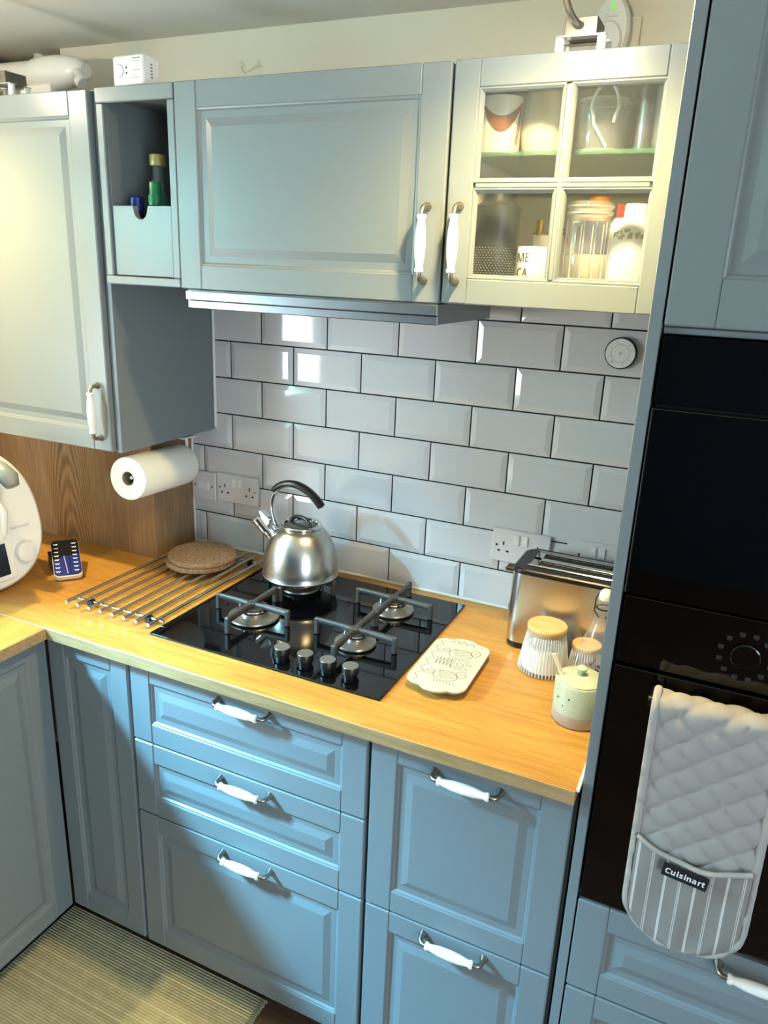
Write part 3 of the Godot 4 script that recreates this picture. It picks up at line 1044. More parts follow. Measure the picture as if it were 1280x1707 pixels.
# ---------------------------------------------------------------- things on the counter
func build_counter_things():
	build_kettle()
	# cooling rack
	var r := thing("cooling_rack", "steel rod trivet rack lying left of the hob", "rack", V(0, YW, 0))
	for k in 8:
		var b := MB.new()
		var x := -0.200 + 0.0362 * k
		b.tube([V(x, 0.020, 0.551), V(x - 0.002 + k * 0.0, 0.020, 0.052)], 0.0043, 10)
		part(b, "rod", M.steel, r)
	for z in [0.508, 0.092]:
		var b := MB.new()
		b.tube([V(-0.213, 0.0128, z), V(0.063, 0.0128, z)], 0.0034, 10)
		part(b, "cross_rod", M.chrome, r)
		for x in [-0.163, 0.018]:
			part(boxm(V(x - 0.009, 0.0, z - 0.007), V(x + 0.009, 0.018, z + 0.007), 0.002), "foot", M.black_plastic, r)
	# cork mats
	for k in 2:
		var b := MB.new()
		b.lathe([Vector2(0.0905, 0.0), Vector2(0.0935, 0.003), Vector2(0.0935, 0.0105), Vector2(0.090, 0.0135)], Vector3.ZERO, 64)
		var o := put(b.mesh(), "cork_mat", M.cork, null, at(-0.083 + 0.004 * k, YW + 0.0238 + 0.0137 * k, 0.186 - 0.004 * k))
		tag(o, ["round cork mat lying on the steel rack under another", "round cork mat on top of another cork mat"][k], "mat")
	build_processor()
	build_case()
	build_tray()
	build_toaster()
	build_jars()
	# paper roll under the wall cabinet
	var o := thing("paper_roll", "white kitchen paper roll hanging under the tall wall cabinet", "paper roll", V(-0.180, 1.199, 0.235))
	var ax := Basis(V(1, 0, 0), V(0, 0, 1), V(0, -1, 0))
	ax = Basis(V(0, 1, 0), 0.06) * Basis(V(1, 0, 0), -0.05) * ax
	var b := MB.new()
	b.lathe([Vector2(0.0185, 0.113), Vector2(0.0185, -0.113), Vector2(0.0545, -0.113), Vector2(0.0558, -0.110), Vector2(0.0558, 0.110), Vector2(0.0545, 0.113), Vector2(0.0186, 0.1131)], Vector3.ZERO, 56, false, false, 0.6, 0, 0.0, ax)
	part(b, "paper", M.paper, o)
	b = MB.new()
	b.lathe([Vector2(0.0165, 0.1125), Vector2(0.0165, -0.1125), Vector2(0.0184, -0.1125), Vector2(0.0184, 0.1125), Vector2(0.0166, 0.1126)], Vector3.ZERO, 32, false, false, 0.6, 0, 0.0, ax)
	part(b, "cardboard_core", M.cardboard, o, "grey-brown cardboard core")
	o = thing("roll_holder", "white wire holder carrying the paper roll", "holder", V(-0.180, 1.199, 0.235))
	b = MB.new()
	var f: Vector3 = ax * V(0, 1, 0)
	b.tube([f * 0.10, f * -0.135, f * -0.138 + V(0, 0.012, 0), f * -0.138 + V(0.0, 0.0805, 0)], 0.0045, 10)
	part(b, "wire", M.white_plastic, o)
	part(boxm(f * -0.138 + V(-0.016, 0.0735, -0.02), f * -0.138 + V(0.016, 0.0775, 0.03), 0.001), "plate", M.white_plastic, o)
	# sockets and remote
	socket("fused_switch", V(-0.201, 1.1025, 0), 0.086, "single white fused switch beside the double socket in the corner")
	socket("double_socket", V(-0.081, 1.108, 0), 0.146, "white double socket between corner switch and kettle")
	socket("double_socket", V(0.766, 1.091, 0), 0.146, "white double socket just left of the toaster's top")
	socket("double_socket", V(0.952, 1.096, 0), 0.146, "white double socket half hidden behind the toaster")
	o = thing("dimmer_remote", "round white light remote with a black rim on the tiles", "remote", V(0.944, 1.582, 0.0036))
	var za := Basis(V(1, 0, 0), V(0, 0, 1), V(0, -1, 0))
	b = MB.new()
	b.lathe([Vector2(0.0345, 0), Vector2(0.0345, 0.010), Vector2(0.033, 0.012)], Vector3.ZERO, 48, true, true, 0.6, 0, 0.0, za)
	part(b, "rim", M.black_plastic, o, "black rim")
	b = MB.new()
	b.lathe([Vector2(0.0318, 0.0118), Vector2(0.0318, 0.0145), Vector2(0.0305, 0.0155), Vector2(0.0195, 0.0150), Vector2(0.0190, 0.0146), Vector2(0.0185, 0.0150), Vector2(0.002, 0.0152)], Vector3.ZERO, 48, false, true, 0.3, 0, 0.0, za)
	var face := part(b, "face", M.white_plastic, o)
	b = MB.new()
	for k in 24:
		var a := TAU * k / 24
		b.xf = Transform3D(Basis(V(0, 0, 1), a), Vector3.ZERO)
		b.box(V(0.0188, -0.0026, 0.0148), V(0.0194, 0.0026, 0.0154))
	for q in [0.35, 1.9, 3.5, 5.0]:
		b.xf = Transform3D(Basis(V(0, 0, 1), q), Vector3.ZERO)
		b.box(V(0.0194, -0.0003, 0.0152), V(0.030, 0.0003, 0.0158))
	for q in [[0.8, 0.0018], [2.6, 0.0010], [4.0, 0.0022], [5.7, 0.0011]]:
		b.xf = Transform3D(Basis(V(0, 0, 1), q[0]), Vector3.ZERO)
		b.box(V(0.025 - q[1], -q[1], 0.0152), V(0.025 + q[1], q[1], 0.0158))
	part(b, "marking", M.faint, face)
	b = MB.new()
	b.lathe([Vector2(0.0014, 0), Vector2(0.0032, 0.0), Vector2(0.0032, 0.0008), Vector2(0.0014, 0.0008)], V(0, 0, 0.0151), 20, false, false, 0.6, 0, 0.0, za)
	part(b, "marking", M.faint, face)

func socket(called: String, p: Vector3, w: float, label: String):
	var o := thing(called, label, "socket", p + V(0, 0, 0.0034))
	var hw := w / 2
	var b := MB.new()
	b.prism(rpoly(-hw, -0.043, hw, 0.043, 0.005), 0.0, 0.009, 0.002)
	part(b, "plate", M.socket_plastic, o)
	if w > 0.1:
		for sx in [-1, 1]:
			var cx: float = sx * 0.043
			b = MB.new()
			b.box(V(cx - 0.002, 0.001, 0.0088), V(cx + 0.002, 0.011, 0.0093))
			b.box(V(cx - 0.0145, -0.0165, 0.0088), V(cx - 0.0075, -0.0118, 0.0093))
			b.box(V(cx + 0.0075, -0.0165, 0.0088), V(cx + 0.0145, -0.0118, 0.0093))
			part(b, "pin_hole", M.dark, o)
			b = MB.new()
			b.box(V(sx * 0.0105 - 0.0075, 0.006, 0.0088), V(sx * 0.0105 + 0.0075, 0.033, 0.0125), 0.0015)
			part(b, "switch", M.white_plastic, o)
			b = MB.new()
			b.lathe([Vector2(0.0035, 0), Vector2(0.003, 0.0012)], V(sx * 0.0605, 0, 0.0088), 16, true, true, 0.6, 0, 0.0, Basis(V(1, 0, 0), V(0, 0, 1), V(0, -1, 0)))
			part(b, "screw", M.chrome, o)
	else:
		b = MB.new()
		b.box(V(-0.020, -0.012, 0.0088), V(0.002, 0.014, 0.0105), 0.001)
		part(b, "fuse_carrier", M.white_plastic, o)
		b = MB.new()
		b.box(V(0.004, -0.012, 0.0088), V(0.020, 0.014, 0.0125), 0.0015)
		part(b, "switch", M.white_plastic, o)
		for sx in [-1, 1]:
			b = MB.new()
			b.lathe([Vector2(0.0035, 0), Vector2(0.003, 0.0012)], V(sx * 0.0305, 0, 0.0088), 16, true, true, 0.6, 0, 0.0, Basis(V(1, 0, 0), V(0, 0, 1), V(0, -1, 0)))
			part(b, "screw", M.pewter, o)

func build_kettle():
	var p := V(0.228, YW + 0.0472, 0.167)
	var o := thing("kettle", "brushed steel whistling kettle with a black arched handle on the hob", "kettle", p)
	var b := MB.new()
	var pr := [Vector2(0.090, 0.0), Vector2(0.099, 0.002), Vector2(0.1005, 0.006), Vector2(0.0985, 0.009)]
	for k in 15:
		var t := k / 14.0
		var u := 1.0 - pow(1.0 - t, 1.5)
		u *= 0.992
		pr.append(Vector2(0.0475 + 0.051 * pow(1.0 - u * u, 0.6), 0.009 + 0.122 * u))
	b.lathe(pr, Vector3.ZERO, 72, true, true, 0.7)
	part(b, "body", M.steel, o)
	var rt: float = pr[pr.size() - 1].x
	b = MB.new()
	b.lathe([Vector2(rt - 0.004, 0.128), Vector2(rt + 0.001, 0.131), Vector2(rt + 0.003, 0.135), Vector2(rt + 0.002, 0.139), Vector2(rt - 0.002, 0.1415), Vector2(rt - 0.007, 0.140), Vector2(rt - 0.009, 0.1345)], Vector3.ZERO, 56, true, false, 0.8)
	part(b, "lid_rim", M.chrome, o)
	b = MB.new()
	b.lathe([Vector2(rt - 0.009, 0.1330), Vector2(rt - 0.009, 0.1350), Vector2(0.030, 0.1385), Vector2(0.015, 0.141), Vector2(0.002, 0.1415)], Vector3.ZERO, 56, true, true, 0.8)
	var lid := part(b, "lid", M.lid_steel, o)
	b = MB.new()
	var path := []
	for k in 13:
		var a := PI * k / 12
		path.append(V(-0.034 * cos(a), 0.136 + 0.021 * sin(a), -0.008 * cos(a)))
	b.tube(path, 0.0052, 12, true, 1.0)
	part(b, "lid_handle", M.black_plastic, lid)
	# spout towards -x with its whistle cap
	b = MB.new()
	b.tube([V(-0.072, 0.082, 0.004), V(-0.090, 0.099, 0.006), V(-0.098, 0.107, 0.007)], [0.0165, 0.0150, 0.0145], 24)
	b.tube([V(-0.097, 0.106, 0.007), V(-0.124, 0.133, 0.010)], [0.0175, 0.0172], 28)
	b.tube([V(-0.1235, 0.1325, 0.010), V(-0.1265, 0.1355, 0.0103)], [0.0188, 0.0180], 28)
	var sp := part(b, "spout", M.chrome, o)
	b = MB.new()
	b.prism(PackedVector2Array([Vector2(-0.100, 0.128), Vector2(-0.094, 0.118), Vector2(-0.086, 0.128), Vector2(-0.083, 0.140), Vector2(-0.113, 0.160), Vector2(-0.118, 0.158), Vector2(-0.110, 0.140)]), 0.000, 0.018, 0.001)
	part(b, "whistle_lever", M.chrome, sp)
	# handle: steel strip rising behind the spout, arching over the lid, free at its end
	var arc := []
	var pts := [V(-0.066, 0.108, 0.0), V(-0.078, 0.132, 0.0), V(-0.086, 0.165, 0.0), V(-0.084, 0.195, 0.0), V(-0.070, 0.219, 0.0), V(-0.046, 0.233, 0.0), V(-0.015, 0.236, 0.0), V(0.016, 0.226, 0.0), V(0.040, 0.209, 0.0), V(0.058, 0.190, 0.0)]
	var cv := Curve3D.new()
	for k in pts.size():
		var tan := Vector3.ZERO
		if k > 0 and k < pts.size() - 1:
			tan = (pts[k + 1] - pts[k - 1]) / 6.0
		cv.add_point(pts[k], -tan, tan)
	cv.bake_interval = 0.006
	for q in cv.get_baked_points():
		arc.append(q)
	b = MB.new()
	b.tube(arc, 0.0100, 16, true, 0.50)
	var hd := part(b, "handle", M.chrome, o)
	var grip := []
	var rad := []
	var n := arc.size()
	for k in range(int(n * 0.40), n):
		var t: Vector3 = (arc[mini(k + 1, n - 1)] - arc[maxi(k - 1, 0)]).normalized()
		var up := V(-t.y, t.x, 0)
		grip.append(arc[k] + up * 0.0052)
		rad.append(0.0128)
	rad[0] = 0.004
	rad[rad.size() - 1] = 0.006
	b = MB.new()
	b.tube(grip, rad, 18, true, 0.72)
	part(b, "handle_grip", M.black_plastic, hd, "black grip")

func build_processor():
	# faces +x; local: x = the machine's right (world -z), y up, z = forward (world +x)
	var o := thing("food_processor", "white countertop food processor with a dark screen and dial", "food processor", V(-0.412, YW, 0.578))
	o.transform.basis = Basis(V(0, 1, 0), PI / 2 - 0.10)
	var tilt := Transform3D(Basis(V(1, 0, 0), -0.17), V(0, 0.004, 0))
	var rings := []
	for q in [[0.80, -0.26], [0.90, -0.235], [0.96, -0.18], [0.985, -0.08], [1.0, -0.03], [0.992, -0.010], [0.97, 0.002], [0.93, 0.006]]:
		var ring := []
		for k in 56:
			var a := TAU * k / 56
			var yy := sin(a)
			var hw := 0.166 * (1.0 - 0.16 * maxf(yy, 0.0) * maxf(yy, 0.0))
			var x: float = signf(cos(a)) * pow(absf(cos(a)), 0.86) * hw * q[0]
			var y: float = 0.158 + (0.158 if yy < 0 else 0.215) * signf(yy) * pow(absf(yy), 0.86) * q[0]
			var tp := tilt * V(x, y, q[1])
			tp.y = maxf(tp.y, 0.001)
			ring.append(tp)
		rings.append(ring)
	var b := MB.new()
	b.loft(rings, true, true, 0.9)
	part(b, "body", M.white_plastic, o)
	# screen and its bezel
	b = MB.new()
	b.xf = tilt
	b.prism(rpoly(-0.105, 0.026, 0.062, 0.131, 0.008), 0.004, 0.012, 0.002)
	var bz := part(b, "screen_bezel", M.white_plastic, o)
	b = MB.new()
	b.xf = tilt
	b.prism(rpoly(-0.090, 0.039, 0.044, 0.120, 0.002), 0.0118, 0.0128, 0.0003)
	part(b, "screen", M.screen, bz)
	b = MB.new()
	b.xf = tilt
	b.lathe([Vector2(0.027, 0), Vector2(0.027, 0.014), Vector2(0.0255, 0.018), Vector2(0.021, 0.0205), Vector2(0.012, 0.0215), Vector2(0.002, 0.022)], V(0.094, 0.084, 0.004), 40, true, true, 0.7, 0, 0.0, Basis(V(1, 0, 0), V(0, 0, 1), V(0, -1, 0)))
	part(b, "dial", M.white_plastic, o)
	b = MB.new()
	b.xf = tilt
	for j in 4:
		for i in 8:
			b.box(V(-0.028 + i * 0.006, 0.147 + j * 0.0055, 0.0055), V(-0.0258 + i * 0.006, 0.1492 + j * 0.0055, 0.0065))
	part(b, "speaker_grille", M.grey_plastic, o)
	lettering("thermomix", 0.008, M.faint, o, tilt * at(0.096, 0.150, 0.0066))
	# bowl, lid and locking arm
	b = MB.new()
	b.lathe([Vector2(0.062, 0.115), Vector2(0.072, 0.125), Vector2(0.084, 0.26), Vector2(0.086, 0.275), Vector2(0.086, 0.285), Vector2(0.080, 0.292), Vector2(0.040, 0.300), Vector2(0.030, 0.315)], V(-0.055, 0.0, -0.015), 56, true, true, 0.5)
	part(b, "bowl", M.steel, o)
	b = MB.new()
	b.tube([V(-0.020, 0.15, 0.045), V(-0.002, 0.18, 0.064), V(0.002, 0.23, 0.066), V(-0.010, 0.262, 0.05)], [0.010, 0.012, 0.012, 0.010], 14)
	part(b, "bowl_handle", M.white_plastic, o)
	b = MB.new()
	b.tube([V(0.040, 0.322, -0.03), V(0.050, 0.312, 0.0), V(0.053, 0.298, 0.028), V(0.052, 0.280, 0.040)], [0.018, 0.024, 0.023, 0.016], 18)
	part(b, "locking_arm", M.grey_plastic, o, "grey locking arm")

func build_case():
	# blue and black patterned case propped up beside the processor
	var o := thing("patterned_case", "blue and black patterned rounded case leaning beside the food processor", "case")
	var p0 := V(-0.348, 0.934, 0.452)
	var p1 := V(-0.303, 0.934, 0.398)
	var q0 := V(-0.452, 0.992, 0.380)
	var ex := (p1 - p0).normalized()
	var ey := (q0 - p0)
	ey = (ey - ex * ey.dot(ex)).normalized()
	var ez := ex.cross(ey)
	var L := (q0 - p0).dot(ey)
	var W := (p1 - p0).length()
	o.transform = Transform3D(Basis(ex, ey, ez), p0)
	var im := Image.create(128, 256, false, Image.FORMAT_RGB8)
	im.fill(Color(0.05, 0.06, 0.10))
	for j in 256:
		for i in 128:
			if j > 118 + absf(i - 64.0) * 0.35 * (1.0 if i < 64 else -0.3):
				im.set_pixel(i, j, Color(0.12, 0.18, 0.48))
	for k in 8:
		for s in [18, 104]:
			var y := 26 + k * 28
			stroke(im, [Vector2(s - 9, y), Vector2(s - 4, y + 6), Vector2(s, y), Vector2(s + 5, y + 7), Vector2(s + 10, y)], Color(0.92, 0.92, 0.92), 2.0)
	for k in 16:
		stroke(im, [Vector2(52 + k * 0.6, 118 + k * 8), Vector2(54 + k * 0.6, 118 + k * 8)], Color(0.95, 0.95, 0.95), 1.8)
		stroke(im, [Vector2(78 - k * 0.2, 130 + k * 8), Vector2(78 - k * 0.2, 133 + k * 8)], Color(0.04, 0.05, 0.2), 2.0)
	M.case_print = mat(Color.WHITE, 0.25)
	M.case_print.albedo_texture = ImageTexture.create_from_image(im)
	var pl := rpoly(0, 0, W, L, 0.014)
	var b := MB.new()
	b.prism(pl, -0.014, -0.0005, 0.002)
	part(b, "shell", M.cream, o)
	# printed face carries its own UV
	b = MB.new()
	var t := Geometry2D.triangulate_polygon(pl)
	for k in range(0, t.size(), 3):
		var tri := [pl[t[k]], pl[t[k + 1]], pl[t[k + 2]]]
		if (tri[1] - tri[0]).cross(tri[2] - tri[0]) < 0:
			tri = [tri[0], tri[2], tri[1]]
		for q in [tri[0], tri[2], tri[1]]:
			b.st.set_smooth_group(-1)
			b.st.set_uv(Vector2(q.x / W, 1.0 - q.y / L))
			b.st.add_vertex(V(q.x * 0.97 + W * 0.015, q.y * 0.97 + L * 0.015, 0.0003))
	part(b, "printed_face", M.case_print, o)
	# wedge that it leans on
	b = MB.new()
	b.xf = o.transform.affine_inverse()
	var base := [V(-0.36, YW + 0.0005, 0.43), V(-0.325, YW + 0.0005, 0.39), V(-0.42, YW + 0.0005, 0.335), V(-0.455, YW + 0.0005, 0.375)]
	var top := [V(-0.36, YW + 0.004, 0.43), V(-0.325, YW + 0.004, 0.39), V(-0.42, YW + 0.042, 0.335), V(-0.455, YW + 0.042, 0.375)]
	b.loft([base, top], true, true, 3.0)
	part(b, "stand", M.black_plastic, o)

func build_tray():
	var o := thing("spoon_rest", "cream ceramic spoon rest with engraved swirls beside the hob", "tray", V(0.727, YW, 0.378))
	o.rotation.y = 0.02
	# outline in (x, z) with a raised lobe at each end
	var pl := PackedVector2Array()
	var hx := 0.064
	var hz := 0.108
	var half := []
	for k in 9:
		var a := PI / 2 * k / 8.0
		half.append(Vector2(hx - 0.026 + 0.026 * cos(a), hz - 0.026 + 0.026 * sin(a)))
	for q in [[0.030, 0.1085], [0.026, 0.112], [0.021, 0.117], [0.013, 0.1205], [0.0, 0.1215], [-0.013, 0.1205], [-0.021, 0.117], [-0.026, 0.112], [-0.030, 0.1085]]:
		half.append(Vector2(q[0], q[1]))
	for k in 9:
		var a := PI / 2 * (1.0 + k / 8.0)
		half.append(Vector2(-hx + 0.026 + 0.026 * cos(a), hz - 0.026 + 0.026 * sin(a)))
	for q in half:
		pl.append(q)
	for q in half:
		pl.append(-q)
	# side wall: narrow foot, flaring to the rim, shallow dish
	var rings := []
	for q in [[0.80, 0.0005], [0.82, 0.004], [0.90, 0.009], [0.985, 0.016], [1.0, 0.0195], [0.992, 0.0215], [0.965, 0.0220], [0.925, 0.0205]]:
		var ring := []
		for k in range(pl.size() - 1, -1, -1):
			ring.append(V(pl[k].x * q[0], q[1], pl[k].y * q[0]))
		rings.append(ring)
	var b := MB.new()
	b.loft(rings, true, false, 0.8)
	part(b, "rim", M.cream_rim, o)
	# engraved dish
	var im := Image.create(256, 480, false, Image.FORMAT_RGB8)
	var base := Color(0.73, 0.71, 0.64)
	im.fill(base)
	var ink := Color(0.36, 0.34, 0.30)
	var zig := []
	for k in 13:
		zig.append(Vector2(22 + (k % 2) * 24, 440 - k * 32))
	stroke(im, zig, ink)
	zig = []
	for k in 12:
		zig.append(Vector2(40 + k * 17, 52 - (k % 2) * 28))
	stroke(im, zig, ink)
	for c in [[70.0, 130.0, 1.0], [70.0, 330.0, 1.0]]:
		var sp := []
		for k in 26:
			var a := k * 0.36
			var r := 3.0 + k * 0.95
			sp.append(Vector2(c[0] + r * cos(a), c[1] + r * sin(a)))
		stroke(im, sp, ink)
		for q in 4:
			var rb := []
			for k in 12:
				var t := k / 11.0
				rb.append(Vector2(c[0] + 34 + q * 4 + t * 70, c[1] - 26 + q * 15 + 14 * sin(t * PI)))
			stroke(im, rb, ink)
		var body := []
		for k in 30:
			var a := TAU * k / 29.0
			body.append(Vector2(c[0] + 74 + 52 * cos(a), c[1] + 14 + 40 * sin(a)))
		stroke(im, body, ink)
		var head := []
		for k in 24:
			var a := TAU * k / 23.0
			head.append(Vector2(c[0] + 132 + 20 * cos(a), c[1] - 18 + 26 * sin(a)))
		stroke(im, head, ink)
		stroke(im, [Vector2(c[0] + 130, c[1] - 20), Vector2(c[0] + 134, c[1] - 18)], ink, 2.4)
		for q in 7:
			stroke(im, [Vector2(c[0] + 40 + q * 14, c[1] + 60), Vector2(c[0] + 44 + q * 14, c[1] + 72)], ink)
	for q in 5:
		var x := 60.0 + q * 16
		stroke(im, [Vector2(x, 200), Vector2(x + 10, 262), Vector2(x + 14, 204)], ink)
	for c in [[170, 230, 16], [190, 260, 18], [205, 220, 12], [150, 262, 14]]:
		var e := []
		for k in 20:
			var a := TAU * k / 19.0
			e.append(Vector2(c[0] + c[2] * cos(a), c[1] + c[2] * 0.7 * sin(a)))
		stroke(im, e, ink)
	M.tray_print = mat(Color.WHITE, 0.3)
	M.tray_print.albedo_texture = ImageTexture.create_from_image(im)
	b = MB.new()
	var inner := PackedVector2Array()
	for q in pl:
		inner.append(q * 0.926)
	var t := Geometry2D.triangulate_polygon(inner)
	for k in range(0, t.size(), 3):
		var tri := [inner[t[k]], inner[t[k + 1]], inner[t[k + 2]]]
		var p3 := []
		for q in tri:
			p3.append(V(q.x, 0.0205, q.y))
		if (p3[1] - p3[0]).cross(p3[2] - p3[0]).y < 0:
			p3 = [p3[0], p3[2], p3[1]]
		for q in [p3[0], p3[2], p3[1]]:
			b.st.set_smooth_group(-1)
			b.st.set_uv(Vector2(0.5 + q.x / 0.128, 0.5 + q.z / 0.245))
			b.st.add_vertex(q)
	part(b, "engraved_dish", M.tray_print, o, "dish with engraved swirls and zigzags")

func build_toaster():
	var o := thing("toaster", "brushed steel two-slot toaster with a black top rim", "toaster", V(0.918, YW, 0.125))
	var hx := 0.125
	var hz := 0.078
	var ring_at := func(s: float, y: float, grow := 0.0) -> Array:
		var r := []
		var pl := rpoly(-hx * s - grow, -hz * s - grow, hx * s + grow, hz * s + grow, 0.030, 8)
		for k in range(pl.size() - 1, -1, -1):
			r.append(V(pl[k].x, y, pl[k].y))
		return r
	var b := MB.new()
	b.loft([ring_at.call(0.985, 0.004), ring_at.call(0.985, 0.016)])
	part(b, "base", M.black_plastic, o)
	b = MB.new()
	b.loft([ring_at.call(0.995, 0.016), ring_at.call(1.0, 0.10), ring_at.call(0.985, 0.184)], false, false)
	part(b, "shell", M.brushed, o, "brushed steel shell")
	b = MB.new()
	b.loft([ring_at.call(0.99, 0.184), ring_at.call(0.993, 0.187), ring_at.call(0.98, 0.193), ring_at.call(0.94, 0.196)])
	part(b, "top_rim", M.black_plastic, o, "black top rim")
	# steel slot plate with two slots
	b = MB.new()
	b.box(V(-0.090, 0.1955, -0.048), V(0.110, 0.199, -0.040), 0.001)
	b.box(V(-0.090, 0.1955, 0.040), V(0.110, 0.199, 0.048), 0.001)
	b.box(V(-0.090, 0.1955, -0.008), V(0.110, 0.199, 0.008), 0.001)
	b.box(V(-0.090, 0.1955, -0.040), V(-0.072, 0.199, 0.040), 0.001)
	b.box(V(0.098, 0.1955, -0.040), V(0.110, 0.199, 0.040), 0.001)
	b.box(V(-0.094, 0.1955, 0.048), V(0.114, 0.201, 0.052), 0.0015)
	b.box(V(-0.094, 0.1955, -0.052), V(0.114, 0.201, -0.048), 0.0015)
	part(b, "slot_plate", M.chrome, o)
	for z in [-0.024, 0.024]:
		b = MB.new()
		b.box(V(-0.072, 0.1958, z - 0.0155), V(0.098, 0.1962, z + 0.0155))
		var s := part(b, "slot", M.dark, o)
		b = MB.new()
		for k in 7:
			var x := -0.066 + k * 0.026
			b.tube([V(x, 0.1965, z - 0.010), V(x + 0.012, 0.1975, z - 0.008), V(x + 0.022, 0.1968, z - 0.010)], 0.0007, 6)
		part(b, "wire_guard", M.alu, s)
	b = MB.new()
	b.box(V(-0.152, 0.160, -0.015), V(-0.122, 0.170, 0.015), 0.003)
	part(b, "lever", M.black_plastic, o)
	b = MB.new()
	b.lathe([Vector2(0.014, 0), Vector2(0.014, 0.010), Vector2(0.012, 0.012)], V(-0.1245, 0.07, 0.0), 24, true, true, 0.6, 0, 0.0, Basis(V(0, 1, 0), V(-1, 0, 0), V(0, 0, 1)))
	part(b, "browning_dial", M.black_plastic, o)

func ribbed_body(o: Node3D, prof: Array, n: int):
	var b := MB.new()
	b.lathe(prof, Vector3.ZERO, 72, true, false, 1.2)
	part(b, "glass_body", M.jar_glass, o)
	b = MB.new()
	for k in n:
		b.xf = Transform3D(Basis(V(0, 1, 0), TAU * k / n), Vector3.ZERO)
		var path := []
		var rad := []
		for i in range(1, prof.size()):
			path.append(V(prof[i].x, prof[i].y, 0))
			rad.append(0.0014 * prof[i].x / prof[1].x)
		b.tube(path, rad, 8)
	part(b, "glass_rib", M.rib_glass, o, "upright glass ribs")

